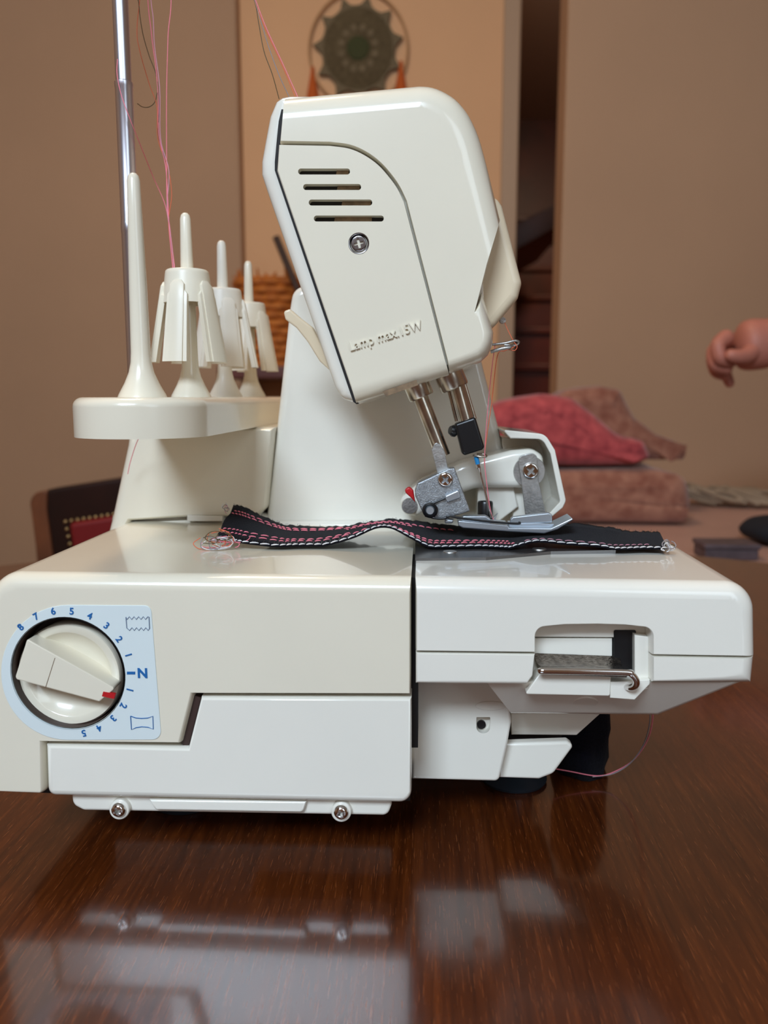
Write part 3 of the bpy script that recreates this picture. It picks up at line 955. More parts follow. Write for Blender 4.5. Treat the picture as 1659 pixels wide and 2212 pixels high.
prism('toe_plate', [(1100, 1131), (1165, 1130), (1198, 1132), (1190, 1141), (1100, 1141)], YF + 0.004, YF + 0.013, M['footmetal'], sole, bev=0.0003)
prism('toe_fence', [(1103, 1122, 4), (1108, 1117, 3), (1186, 1108, 5), (1193, 1112, 3), (1193, 1129), (1103, 1133)], YF + 0.004, YF + 0.007, M['footmetal'], sole, bev=0.0005)
prism('hinge_plate', [(995, 1124), (1000, 1115, 5), (1050, 1115, 6), (1060, 1122, 5), (1062, 1130), (998, 1126)], YF + 0.001, YF + 0.006, M['footmetal'], sole, bev=0.0005)
prism('hinge_plate', [(960, 1126, 3), (964, 1121, 2), (980, 1123, 3), (978, 1131, 3), (962, 1131, 3)], YF - 0.0005, YF + 0.004, M['footmetal'], sole, bev=0.0008)
prism('latch', [(874, 1058, 5), (884, 1051, 6), (893, 1060, 4), (897, 1086, 2), (888, 1076, 5), (876, 1065, 4)], YF + 0.003, YF + 0.006, M['red'], foot, bev=0.0008)
prism('looper_tip', [(1065, 1119), (1078, 1104, 2), (1073, 1114, 3), (1070, 1126)], 0.088, 0.089, M['steel'], mc, bev=0.0001)

# ---- spool stand with its pins and the telescopic pole
D1, DS = 0.345, 0.0735
zs = CAM.z - 0.0006
bw = 0.0283
xp = (305 - 915) / FPX * D1
bm = bmesh.new()
yf, yb = D1 - 0.309, D1 - 0.309 + DS * 4.4
top = []
for k in range(25):
    a = math.pi + math.pi * k / 24
    top.append((xp + bw * math.cos(a), yf + bw * math.sin(a)))
for k in range(25):
    a = math.pi * k / 24
    top.append((xp + bw * math.cos(a), yb + bw * math.sin(a)))
P2 = [Vector(v) for v in top]
lay = [(0.0, -0.0165), (0.0, -0.004)] + [(0.004 * (1 - math.cos(t)), -0.004 + 0.004 * math.sin(t)) for t in [math.pi / 10 * k for k in range(1, 6)]]
rings = []
for ins, z in lay:
    q = inset(P2, ins) if ins else P2
    rings.append([bm.verts.new((v.x, v.y, zs + z)) for v in q])
for a, b in zip(rings, rings[1:]):
    for i in range(len(a)):
        bm.faces.new((a[i], a[(i + 1) % len(a)], b[(i + 1) % len(a)], b[i]))
bm.faces.new(rings[0])
bm.faces.new(rings[-1])
stand = done(bm, 'spool_stand', M['cream'], mc, wn=True)
pin_prof = [(0.0103, 0.0), (0.0098, 0.0012), (0.0072, 0.006), (0.0053, 0.0105), (0.0044, 0.0145), (0.0041, 0.019), (0.0037, 0.045), (0.0030, 0.075), (0.00265, 0.0885),
            (0.0022, 0.0903), (0.0012, 0.0914), (0, 0.0916)]
pins = []
for k in range(4):
    pc = Vector((xp, D1 - 0.309 + DS * k, zs))
    pins.append(pc)
    lathe('spool_pin', pin_prof, pc, (0, 0, 1), M['cream'] if k != 2 else M['holder_white'], stand, n=32, angle=60)
yp = 0.40 - 0.309
pole = lathe('telescopic_pole', [(0.0041, 0), (0.0041, 0.0785), (0.00425, 0.079), (0.00425, 0.083), (0.0041, 0.0835)] +
             [(0.0041, 0.144), (0.0043, 0.1445), (0.0043, 0.1465), (0.0037, 0.147), (0.0037, 0.30), (0, 0.301)], (at(281, 500, yp).x, yp, zs), (0, 0, 1), M['poleM'], stand, n=32)
xb = at(281, 500, yp).x
tube('thread_guide_bar', [(xb, yp - 0.06, zs + 0.297), (xb, yp + 0.20, zs + 0.297)], 0.002, M['chrome'], stand, n=10)
loops = []
for k in range(4):
    bm = bmesh.new()
    cy = (0.07, 0.111, 0.18, 0.25)[k]
    add_tube(bm, [Vector((xb + 0.012 + 0.008 * math.cos(a), cy, zs + 0.297 + 0.008 * math.sin(a))) for a in [2 * math.pi * i / 16 for i in range(17)]], 0.0006, 6)
    done(bm, 'guide_loop', M['chrome'], stand)

# =================================================================== CONE HOLDERS ON THE PINS
zc = 0.0175


def build_holder(pc, rot, mat, label):
    t = thing('cone_holder', label, 'cone holder', pc + Vector((0, 0, zc)), 'thread cone holders on the spool pins')
    t.rotation_euler = (0, 0, rot)
    return t


def holder_parts(t, mat):
    bm = bmesh.new()
    H = 0.046
    add_lathe(bm, [(0.0045, H), (0.0100, H), (0.0107, H - 0.0006), (0.0110, H - 0.002), (0.0128, H - 0.0165), (0.0118, H - 0.0165), (0.0098, H - 0.002), (0.0045, H - 0.002)], (0, 0, 0), (0, 0, 1), 40)
    crown = done(bm, 'crown', mat, None, angle=40)
    crown.parent = t
    for k in range(5):
        a = 2 * math.pi * k / 5
        bm = bmesh.new()
        ca, sa = math.cos(a), math.sin(a)

        def P(r, s, z):
            return Vector((r * ca - s * sa, r * sa + s * ca, z))
        # splayed slab leg: inner web and proud outer rib
        for (r0, r1, dr, w0, w1, ztop) in ((0.0118, 0.0176, 0.0014, 0.0052, 0.0064, H - 0.0130), (0.0126, 0.0186, 0.0016, 0.0036, 0.0045, H - 0.0082)):
            rt = r0 if ztop < H - 0.012 else r0 - 0.0010
            sec = []
            for (r, w, z) in ((rt, w0, ztop), (rt + 0.2 * (r1 - rt), w0 + 0.15 * (w1 - w0), ztop - 0.2 * ztop), (r1, w1, 0.0)):
                sec.append([bm.verts.new(P(r + dr * 0.7, -w, z)), bm.verts.new(P(r + dr, -w * 0.6, z)), bm.verts.new(P(r + dr, w * 0.6, z)), bm.verts.new(P(r + dr * 0.7, w, z)),
                            bm.verts.new(P(r - dr, w, z)), bm.verts.new(P(r - dr, -w, z))])
            # rounded shoulder
            r, w, z = rt, w0 * 0.55, ztop + w0 * 0.6
            capr = [bm.verts.new(P(r + dr * 0.3 - 0.0004, -w, z)), bm.verts.new(P(r + dr * 0.6 - 0.0004, -w * 0.5, z)), bm.verts.new(P(r + dr * 0.6 - 0.0004, w * 0.5, z)), bm.verts.new(P(r + dr * 0.3 - 0.0004, w, z)),
                    bm.verts.new(P(r - dr, w, z)), bm.verts.new(P(r - dr, -w, z))]
            sec = [capr] + sec
            for x, y in zip(sec, sec[1:]):
                for i in range(6):
                    bm.faces.new((x[i], x[(i + 1) % 6], y[(i + 1) % 6], y[i]))
            bm.faces.new(sec[0])
            bm.faces.new(sec[-1])
        leg = done(bm, 'leg', mat, None, angle=35)
        leg.parent = t


h1 = build_holder(pins[1], math.radians(-90 - 8), M['holder'], 'cream cone holder on the second spool pin, in front of the other two')
holder_parts(h1, M['holder'])
for k, rot, mat, lb in ((2, -90 + 28, M['holder_white'], 'whiter cone holder on the third spool pin, between the two cream ones'),
                        (3, -90 - 14, M['holder'], 'cream cone holder on the farthest spool pin, nearest the arm column')):
    h = build_holder(pins[k], math.radians(rot), mat, lb)
    for ch in list(h1.children):
        c2 = ch.copy()
        if mat is not M['holder']:
            c2.data = ch.data.copy()
            c2.data.materials.clear()
            c2.data.materials.append(mat)
        COL.objects.link(c2)
        c2.parent = h

# =================================================================== FABRIC STRIP UNDER THE FOOT
near_px = [(468, 1166), (500, 1168), (530, 1173), (600, 1181), (645, 1184), (700, 1178), (760, 1162), (812, 1140), (845, 1140), (885, 1160), (930, 1182), (980, 1182), (1040, 1183), (1080, 1191), (1112, 1181), (1160, 1170),
           (1220, 1175), (1300, 1181), (1345, 1191), (1390, 1191), (1442, 1187)]
far_px = [(503, 1092), (525, 1097), (545, 1106), (590, 1127), (620, 1136), (680, 1139), (740, 1138), (790, 1130), (840, 1124), (880, 1126), (930, 1132), (980, 1138), (1040, 1143), (1080, 1143), (1112, 1140), (1160, 1136),
          (1220, 1132), (1300, 1139), (1345, 1147), (1390, 1155), (1424, 1163)]
YN0, YF0 = 0.056, 0.1005
near_w = smooth_path([at(x, y, YN0 + 0.0015 * math.sin(i * 1.7)) for i, (x, y) in enumerate(near_px)], 8)
far_w = smooth_path([at(x, y, YF0 - (0.004 if i < 3 else 0)) for i, (x, y) in enumerate(far_px)], 8)
NU = len(near_w)
zmin = zb + 0.0018


def strip(i, v):
    """point across the strip: v = 0 near edge, 1 far edge; i may be fractional"""
    i = max(0.0, min(NU - 1.001, i))
    k = int(i)
    f = i - k
    a = near_w[k].lerp(near_w[k + 1], f)
    b = far_w[k].lerp(far_w[k + 1], f)
    p = a.lerp(b, v)
    u = i / (NU - 1)
    bow = 0.0
    if u > 0.3:
        bow = -0.0012 * math.sin(math.pi * v)
    p = p + Vector((0, 0, bow))
    p.z = max(p.z, zmin)
    return p


fab = thing('fabric_strip', 'wavy black fabric strip with pink and white seams under the presser foot', 'fabric', (at(950, 1170, 0.08).x, 0.08, zb + 0.001))
bm = bmesh.new()
NV = 9
gr = []
for i in range(NU):
    row = []
    for j in range(NV):
        v = j / (NV - 1)
        p = strip(i, v)
        if j == NV - 1:
            p = p + Vector((0, random.uniform(-0.0003, 0.0005), random.uniform(-0.0003, 0.0006)))
        if i == 0:
            p = p + Vector((random.uniform(-0.0008, 0.0008), 0, 0))
        row.append(bm.verts.new(p))
    gr.append(row)
for i in range(NU - 1):
    for j in range(NV - 1):
        bm.faces.new((gr[i][j], gr[i + 1][j], gr[i + 1][j + 1], gr[i][j + 1]))
cl = done(bm, 'cloth', M['denim'], fab, angle=80)
so = cl.modifiers.new('thick', 'SOLIDIFY')
so.thickness = 0.0009
so.offset = 0


def nrm(i, v):
    a = strip(i + 0.5, v) - strip(i - 0.5, v)
    b = strip(i, min(1, v + 0.1)) - strip(i, v - 0.1 if v > 0.1 else 0)
    n_ = a.cross(b)
    if n_.length < 1e-9:
        return Vector((0, 0, 1))
    n_.normalize()
    return n_ if n_.z > 0 or n_.y < 0 else -n_


def stitch_row(name, v, i0, i1, n_, mat, r, skew=0.0, fill=0.72, lift=0.0007):
    for k in range(n_):
        a = i0 + (i1 - i0) * k / n_
        b = a + (i1 - i0) / n_ * fill
        pts = []
        for s in range(4):
            t = s / 3
            q = a + (b - a) * t
            vv = v + skew * t
            pts.append(strip(q, vv) + nrm(q, max(0.02, min(0.98, vv))) * (lift + 0.00025 * math.sin(math.pi * t)) - Vector((0, 0.0003, 0)))
        bm = bmesh.new()
        add_tube(bm, pts, [r * 0.6, r, r, r * 0.6], 5)
        done(bm, name, mat, fab, angle=80)


stitch_row('pink_stitch', 0.17, 1, NU * 0.30, 18, M['pink'], 0.00034, 0.015)
stitch_row('pink_stitch', 0.27, 1, NU * 0.34, 20, M['pink'], 0.00034, 0.015)
stitch_row('pink_stitch', 0.16, NU * 0.42, NU * 0.70, 20, M['pink'], 0.00036, 0.015)
stitch_row('pink_stitch', 0.28, NU * 0.36, NU * 0.68, 22, M['pink'], 0.00036, 0.015)
stitch_row('pink_stitch', 0.13, NU * 0.72, NU * 0.96, 16, M['mauve'], 0.00022, 0.015)
stitch_row('pink_stitch', 0.74, 2, NU * 0.46, 30, M['pink'], 0.00034, -0.015)
stitch_row('pink_stitch', 0.82, 3, NU * 0.55, 34, M['pink'], 0.00034, -0.015)
stitch_row('white_stitch', 0.0, 5, NU - 3, 62, M['white_t'], 0.00036, 0.02, 0.86, 0.0005)
# slanted cross threads of the overlock edge and the frayed threads at the far edge
bm = bmesh.new()
for k in range(120):
    q = 5 + (NU - 9) * k / 120
    add_tube(bm, [strip(q, 0.0) + nrm(q, 0.02) * 0.0005, strip(q + 0.6, 0.13) + nrm(q, 0.1) * 0.0006], 0.00010, 4)
for k in range(150):
    q = random.uniform(1, NU - 2)
    b = strip(q, 1.0)
    add_tube(bm, [b, b + Vector((random.uniform(-0.001, 0.001), 0.0004, random.uniform(0.0003, 0.0016)))], 0.00009, 4)
tag(done(bm, 'frayed_threads', M['blackmetal'], fab, angle=80), kind='stuff')


def curls(name, cpx, spread, n_, mats, Y, turns, r=0.00018):
    for k in range(n_):
        cx, cy = cpx[0] + random.uniform(-1, 1) * spread[0] * 0.5, cpx[1] + random.uniform(-1, 1) * spread[1] * 0.45
        rx, ry = random.uniform(0.25, 0.7) * spread[0], random.uniform(0.25, 0.7) * spread[1]
        a0 = random.uniform(0, 6.28)
        pts = []
        m_ = 7
        yy = Y + random.uniform(-0.003, 0.003)
        for s in range(m_):
            a = a0 + turns * 6.28 * s / (m_ - 1)
            w = at(cx + rx * math.cos(a) * (1 + random.uniform(-0.25, 0.25)), cy + ry * math.sin(a) * (1 + random.uniform(-0.25, 0.25)), yy + random.uniform(-0.001, 0.001))
            w.z = max(w.z, zb + 0.0004)
            pts.append(w)
        tube(name, pts, r, mats[k % len(mats)], fab, n=5, k=5)


curls('thread_tail', (476, 1167), (58, 25), 15, [M['pink'], M['grey_t'], M['white_t'], M['olive'], M['orange_t']], 0.053, 0.8, 0.0002)
curls('thread_tail', (490, 1098), (9, 12), 4, [M['grey_t'], M['white_t'], M['mauve']], 0.092, 0.9)
curls('thread_tail', (1446, 1181), (18, 15), 9, [M['white_t'], M['grey_t'], M['white_t'], M['olive']], 0.055, 0.8, 0.00026)

# =================================================================== THREADS
DP = 0.42 - 0.309


LOOP = [Vector((xb + 0.012, cy, zs + 0.290)) for cy in (0.07, 0.111, 0.18, 0.25)]


def thread(label, pts, mat, r=0.00022, group=None):
    bm = bmesh.new()
    add_tube(bm, smooth_path([p if isinstance(p, Vector) else at(*p) for p in pts], 6), r, 6)
    o = done(bm, 'thread', mat, None, angle=80)
    return tag(o, label, 'thread', group)


thread('pink thread running straight up at the right of the thread bundle beside the pole', [(378, 584, DP), (368, 500, DP), (361, 440, DP), (360, 330, DP), (360, 200, DP), (363, 80, DP), (368, -60, DP), LOOP[1]], M['pink'])
thread('pink thread in the middle of the bundle rising from the second pin', [(374, 586, DP), (366, 500, DP), (363, 440, DP), (358, 360, DP), (343, 290, DP), (342, 210, DP), (336, 140, DP), (327, 70, DP), (318, -60, DP), LOOP[1]], M['pink'], 0.00026)
thread('mauve thread twisted along the middle of the bundle beside the pole', [(377, 586, DP), (369, 510, DP), (361, 445, DP), (365, 370, DP), (347, 300, DP), (345, 190, DP), (334, 100, DP), (331, 40, DP), (324, -60, DP), LOOP[1]], M['mauve'], 0.00026)
thread('orange thread bowing out to the right in the bundle above the second pin', [(372, 560, DP), (364, 480, DP), (371, 420, DP), (362, 360, DP), (341, 300, DP), (339, 230, DP), (322, 180, DP), (302, 110, DP), (296, 60, DP), (306, -60, DP), LOOP[1]], M['orange_t'], 0.0002)
thread('pink thread crossing the pole from its left side down to the bundle', [(254, 128, yp - 0.006), (253, 160, yp - 0.007), (262, 205, yp - 0.008), (280, 255, yp - 0.008), (300, 305, yp), (330, 380, DP), (356, 440, DP), (366, 490, DP)], M['pink'])
thread('dark olive thread hanging from the frame top to the bundle right of the pole', [LOOP[1], (299, -60, DP), (300, 10, DP), (308, 70, DP), (322, 120, DP), (338, 165, DP), (344, 230, DP), (342, 290, DP), (358, 350, DP)], M['olive'])
thread('olive thread looping low from the pole into the bundle', [(297, 224, DP - 0.012), (308, 231, DP), (322, 231, DP), (334, 221, DP), (340, 200, DP)], M['olive'], 0.0002)
YG = 0.07
thread('rightmost pink thread slanting down to the top of the machine head', [LOOP[0], (513, -100, 0.07), (552, 0, YG), (575, 60, YG), (612, 140, YG), (643, 209, YG)], M['pink'], 0.0002)
thread('orange thread just left of the rightmost one above the machine head', [LOOP[0], (513, -100, 0.07), (549, 0, YG), (573, 62, YG), (608, 138, YG), (638, 209, YG)], M['orange_t'], 0.0002)
thread('tan thread slanting down to the back corner of the machine head', [LOOP[0], (513, -100, 0.07), (551, 5, YG), (562, 40, YG), (580, 100, YG), (604, 165, YG), (626, 212, YG + 0.002)], M['grey_t'], 0.0002)
thread('dark olive thread, leftmost of those slanting to the machine head', [LOOP[0], (513, -100, 0.07), (549, 0, YG), (558, 45, YG), (570, 110, YG), (588, 160, YG), (603, 214, YG + 0.002)], M['olive'], 0.0002)
thread('pink needle thread running from the head past the black clamp into the needle', [(1070, 740, 0.08), (1062, 800, 0.081), (1054, 880, 0.082), (1047, 985, 0.083), (1052, 1050, 0.0835), (1060, 1105, 0.0845), (1066, 1122, 0.085)], M['pink'], 0.0002)
thread('orange needle thread hanging beside the pink one right of the clamp', [(1112, 748, 0.078), (1106, 752, 0.079), (1090, 758, 0.08), (1074, 770, 0.081), (1062, 870, 0.082), (1047, 980, 0.083), (1050, 1030, 0.0835), (1056, 1080, 0.084)], M['orange_t'], 0.0002)
thread('short orange thread between the tension housing and the wire guide', [(1088, 692, 0.08), (1098, 715, 0.079), (1110, 738, 0.078), (1117, 748, 0.078), (1112, 757, 0.078), (1098, 755, 0.079)], M['orange_t'], 0.00018)
thread('pink thread hanging under the spool stand down the rear corner of the machine', [(304, 936, 0.10), (292, 965, 0.115), (281, 1000, 0.122), (276, 1024, 0.124)], M['pink'], 0.0002)
thread('pink thread curling down from under the base onto the table', [(1405, 1520, 0.06), (1410, 1552, 0.064), (1398, 1600, 0.075), (1368, 1642, 0.085), (1325, 1668, 0.088), (1288, 1676, 0.0875), (1230, 1666, 0.0875), (1196, 1660, 0.086)], M['pink'], 0.0003)
thread('grey thread curling beside the pink one from under the base', [(1401, 1520, 0.059), (1404, 1556, 0.063), (1392, 1604, 0.074), (1364, 1646, 0.084), (1325, 1671, 0.0875), (1280, 1678, 0.0875)], M['grey_t'], 0.0003)

# dark scrap bundled under the right end of the machine
bm = bmesh.new()
cx0 = at(1264, 1678, 0.09)
Ybun = 0.104
prof = [(0.0, 0.0), (0.0135, 0.0), (0.0145, 0.006), (0.0135, 0.016), (0.0142, 0.026), (0.0138, 0.048), (0.010, 0.056), (0, 0.058)]
add_lathe(bm, prof, (cx0.x, Ybun, TZ + 0.0002), (0, 0, 1), 28)
for v in bm.verts:
    a = math.atan2(v.co.y - Ybun, v.co.x - cx0.x)
    k = 1 + 0.09 * math.sin(3 * a + v.co.z * 160) + 0.04 * math.sin(7 * a)
    v.co.x = cx0.x + (v.co.x - cx0.x) * k
    v.co.y = Ybun + (v.co.y - Ybun) * k
tag(done(bm, 'cloth_bundle', M['denim'], None, angle=80), 'black cloth bundle standing under the right end of the machine', 'cloth')

# =================================================================== BACKGROUND: CHAIR, LEFT
YC = 0.95
chair = thing('dining_chair', 'dark wooden dining chair with studded red leather back, left behind the table', 'chair', (at(300, 1100, YC).x, YC + 0.25, 0))
ch_l = at(62, 1050, YC)
xc0 = at(66, 1060, YC)
lean = [(62, 1085, 30), (70, 1068, 24), (110, 1056, 14), (340, 1020), (520, 1000, 30), (560, 1240), (560, 1420), (110, 1420), (80, 1190)]
hole = [(152, 1125), (500, 1075), (540, 1380), (190, 1380)]
prism('back_frame', lean, YC, YC + 0.03, M['chairwood'], chair, bev=0.005)
prism('frame_edge', [(64, 1085, 24), (74, 1065, 16), (102, 1058, 6), (100, 1100), (116, 1215), (130, 1420), (96, 1420), (76, 1180)], YC - 0.004, YC + 0.028, M['chairedge'], chair, bev=0.003)
prism('back_panel', [(148, 1131, 3), (500, 1076, 6), (530, 1370, 6), (184, 1380, 6)], YC - 0.012, YC + 0.01, M['leather'], chair, bev=0.006)
npt = [(142 + 3.2 * k / 1.0, 1127 + 16 * k) for k in range(12)] + [(142 + 13 * k, 1127 - 2.0 * k) for k in range(1, 28)]
for x, y in npt:
    lathe('nail', [(0, -0.004), (0.0022, -0.003), (0.0032, 0)], at(x, y, YC - 0.001), (0, 1, 0), M['brass'], chair, n=10)
sx0, sx1 = at(110, 1420, YC).x, at(545, 1420, YC).x
box('seat', (sx0, YC - 0.36, 0.43), (sx1, YC + 0.01, 0.47), M['leather'], chair, bev=0.01)
for x in (sx0 + 0.02, sx1 - 0.02):
    for y in (YC - 0.34, YC + 0.012):
        box('leg', (x - 0.018, y - 0.018, 0), (x + 0.018, y + 0.018, 0.44), M['chairwood'], chair, bev=0.003)
    box('back_post', (x - 0.018, YC - 0.006, 0.42), (x + 0.018, YC + 0.03, 0.68), M['chairwood'], chair, bev=0.003)

# =================================================================== BACKGROUND: DREAMCATCHER, BASKET, ROD
YW = YB - 0.012
dc = thing('dreamcatcher', 'round crocheted dreamcatcher with orange tassels hanging on the back wall', 'wall hanging', at(774, 108, YW))
c = at(774, 106, YW)
R0 = px_len(98, YW)
bm = bmesh.new()
add_tube(bm, [c + Vector((R0 * 1.02 * math.cos(a), 0, R0 * 1.12 * math.sin(a))) for a in [2 * math.pi * i / 64 for i in range(65)]], 0.0035, 8)
done(bm, 'hoop', M['hoop'], dc)


def star_pts(rad, tips, tip_r, sc=1.0):
    out = []
    for k in range(tips):
        a = 2 * math.pi * k / tips + 0.2
        for da, rr in ((-0.5, 0), (-0.25, 0.12), (-0.08, 0.65), (0, 1.0), (0.08, 0.65), (0.25, 0.12)):
            q = a + da * 2 * math.pi / tips
            r = rad + (tip_r - rad) * rr
            out.append(Vector((c.x + r * math.cos(q), c.z + 1.1 * r * math.sin(q))))
    return out


u = px_len(1, YW)
bm = bmesh.new()
add_prism(bm, star_pts(74 * u, 11, 93 * u), c.y - 0.004, c.y + 0.004, 0.001, 2)
done(bm, 'crochet_edge', M['crochet_l'], dc)
bm = bmesh.new()
circ = [Vector((c.x + 70 * u * math.cos(2 * math.pi * i / 48), c.z + 77 * u * math.sin(2 * math.pi * i / 48))) for i in range(48)]
add_prism(bm, circ, c.y - 0.006, c.y + 0.003, 0.001, 2)
done(bm, 'crochet_disc', M['crochet'], dc)
for k in range(12):
    a = 2 * math.pi * k / 12 + 0.25
    lathe('eyelet', [(0, -0.001), (6 * u, -0.001), (7.5 * u, 0.001)], c + Vector((35 * u * math.cos(a), -0.0065, 40 * u * math.sin(a))), (0, 1, 0), M['crochet_l'], dc, n=14)
lathe('crochet_centre', [(0, -0.003), (20 * u, -0.002), (24 * u, 0.002)], c + Vector((0, -0.0075, 0)), (0, 1, 0), M['crochet_g'], dc, n=24)
for x0, y0 in ((675, 142), (866, 130)):
    t0 = at(x0, y0, YW)
    lathe('tassel', [(0, 0), (0.004, -0.002), (0.006, -0.02), (0.018, -0.085), (0.022, -0.11), (0, -0.11)], t0, (0, 0, 1), M['tassel'], dc, n=14)

bk = thing('wicker_basket', 'orange wicker basket with a ragged rim hanging beside the arm column', 'basket', at(590, 800, YB - 0.1))
YK = YB - 0.1
b0 = at(592, 797, YK)
hb = at(592, 606, YK).z - b0.z
rb0, rb1 = px_len(62, YK), px_len(74, YK)
bm = bmesh.new()
rows = 11
for k in range(rows):
    r = rb0 + (rb1 - rb0) * k / (rows - 1)
    z = b0.z + hb * (k + 0.5) / rows
    pts = [Vector((b0.x + (r + 0.004 * math.sin(12 * a + (k % 2) * math.pi)) * math.cos(a), b0.y + (r + 0.004 * math.sin(12 * a + (k % 2) * math.pi)) * 0.85 * math.sin(a), z)) for a in [2 * math.pi * i / 72 for i in range(73)]]
    add_tube(bm, pts, hb / rows * 0.55, 6)
done(bm, 'woven_wall', M['wicker'], bk)
lathe('basket_floor', [(0, 0), (rb0, 0), (rb0, 0.008), (0, 0.008)], (b0.x, b0.y, b0.z), (0, 0, 1), M['wicker'], bk, n=32)
bm = bmesh.new()
for k in range(46):
    a = random.uniform(0, 6.28)
    p0 = Vector((b0.x + rb1 * math.cos(a), b0.y + rb1 * 0.85 * math.sin(a), b0.z + hb * 0.97))
    add_tube(bm, [p0, p0 + Vector((random.uniform(-0.012, 0.012), random.uniform(-0.01, 0.01), random.uniform(0.008, 0.032)))], [0.005, 0.002], 5)
tag(done(bm, 'ragged_rim', M['wicker'], bk), kind='stuff')
box('hook', (b0.x - 0.01, b0.y + rb1 * 0.85 - 0.005, b0.z + hb * 0.8), (b0.x + 0.01, YB + 0.001, b0.z + hb * 0.86), M['rod'], bk)
# small console below, so that the basket stands on something
cons = thing('console_table', 'slim brown console under the orange basket, behind the spool pins', 'console', (b0.x, YK, 0))
box('console_top', (b0.x - 0.10, YK - 0.22, b0.z - 0.03), (b0.x + 0.22, YB - 0.002, b0.z), M['mahog'], cons, bev=0.003)
for x in (b0.x - 0.085, b0.x + 0.205):
    for y in (YK - 0.2, YB - 0.02):
        box('leg', (x - 0.012, y - 0.012, 0), (x + 0.012, y + 0.012, b0.z - 0.03), M['mahog'], cons)
r0_, r1_ = at(596, 512, YB - 0.24), at(655, 655, YB - 0.26)
d_ = r1_ - r0_
bm = bmesh.new()
add_tube(bm, [r0_, r0_ + d_ * ((r0_.z - b0.z - 0.004) / -d_.z)], 0.009, 12)
tag(done(bm, 'rod', M['rod'], None), 'thin dark rod leaning beside the orange basket, half behind the machine head', 'rod')

# =================================================================== BACKGROUND: DESK WITH BLANKETS, RIGHT
ZD = 0.71
desk = thing('desk', 'brown wooden desk against the right wall, behind the machine', 'desk', (0.9, 1.3, 0))
xd0 = 0.14
box('desk_top', (xd0, 0.80, ZD - 0.03), (1.7, YR - 0.004, ZD), M['desk'], desk, bev=0.003)
for x in (xd0 + 0.03, 1.65):
    for y in (0.85, YR - 0.05):
        box('leg', (x - 0.025, y - 0.025, 0), (x + 0.025, y + 0.025, ZD - 0.03), M['desk'], desk, bev=0.003)
box('drawer_front', (0.55, 0.808, ZD - 0.15), (1.3, 0.825, ZD - 0.03), M['desk'], desk, bev=0.002)


def soft(name, pts, Y0, Y1, mat, zlow, amp=0.006, bev=0.05, sc=25):
    """soft folded textile: a padded, lumpy prism"""
    bm = bmesh.new()
    p = px_poly([q + (0,) * (3 - len(q)) for q in pts], Y0, 8)
    q = []
    for v in p:
        w = Vector((v.x, max(v.y, zlow)))
        if not q or (w - q[-1]).length > 1e-5:
            q.append(w)
    p = q
    add_prism(bm, p, Y0, Y1, bev, 6, (), bev)
    bmesh.ops.triangulate(bm, faces=[f for f in bm.faces if len(f.verts) > 4])
    bmesh.ops.subdivide_edges(bm, edges=bm.edges, cuts=1, use_grid_fill=True)
    o = done(bm, name, mat, None, angle=80)
    t = bpy.data.textures.new(name, 'CLOUDS')
    t.noise_scale = 1.0 / sc
    d = o.modifiers.new('lumps', 'DISPLACE')
    d.texture = t
    d.strength = amp
    d.texture_coords = 'LOCAL'
    return o


YBK = 1.12
b1 = soft('folded_blanket', [(1010, 1176), (1480, 1176, 30), (1500, 1090, 60), (1490, 1030, 50), (1400, 1014, 60), (1200, 1018, 60), (1010, 1016)], YBK, YBK + 0.30, M['beigewool'], ZD + 0.004, bev=0.03)
zbk = at(1200, 1008, YBK).z
tag(b1, 'thick beige knitted blanket folded at the bottom of the pile on the desk', 'blanket')
b2 = soft('folded_blanket', [(1010, 1000), (1010, 900, 30), (1085, 866, 40), (1180, 850, 80), (1240, 858, 60), (1300, 905, 60), (1345, 945, 60), (1400, 955, 20), (1414, 990, 10), (1380, 1010), (1180, 1010)], YBK + 0.005, YBK + 0.13, M['pinkwool'], zbk, bev=0.035)
tag(b2, 'rose pink knitted blanket heaped on top of the beige one', 'blanket')
b3 = soft('folded_blanket', [(1170, 1000), (1180, 870, 20), (1228, 842, 30), (1310, 832, 30), (1345, 842, 20), (1378, 905, 50), (1425, 938, 50), (1470, 955, 30), (1484, 990, 20), (1480, 1010, 10), (1180, 1012)], YBK + 0.14, YBK + 0.29, M['beigewool'], zbk, bev=0.03)
tag(b3, 'beige knitted blanket behind the pink one, its corner peaked', 'blanket')
bm = bmesh.new()
fp = at(1490, 1075, 1.42)
for k in range(60):
    x = fp.x + 0.15 * random.random()
    y0 = 1.40 + random.uniform(-0.03, 0.06)
    pts = [Vector((x - 0.05, y0, ZD + 0.03 + random.uniform(-0.008, 0.012))), Vector((x, y0 - 0.01, ZD + 0.025 + random.uniform(-0.01, 0.01))), Vector((x + 0.03, y0 - 0.02, ZD + 0.008 + random.uniform(0, 0.01)))]
    add_tube(bm, smooth_path(pts, 3), 0.005, 5)
o = done(bm, 'blanket_fringe', M['fringe'], None)
o['kind'] = 'stuff'
tag(o, 'pale woollen fringe lying on the desk right of the blanket pile', 'fringe')
YX = 0.826
gbx0, gbx1 = at(1524, 1190, YX).x, at(1640, 1190, YX).x
bx = thing('storage_box', 'flat grey box at the near edge of the desk beside the navy bundle', 'box', ((gbx0 + gbx1) / 2, YX + 0.04, ZD))
zb1, zb0 = at(1565, 1179, YX).z, ZD + 0.0005
box('box_body', (gbx0, YX, zb0), (gbx1, YX + 0.05, zb1 - 0.005), M['greybox'], bx, bev=0.002)
box('box_lid', (gbx0 - 0.002, YX - 0.003, zb1 - 0.0048), (gbx1 + 0.002, YX + 0.053, zb1 + 0.002), M['greybox'], bx, bev=0.0015)
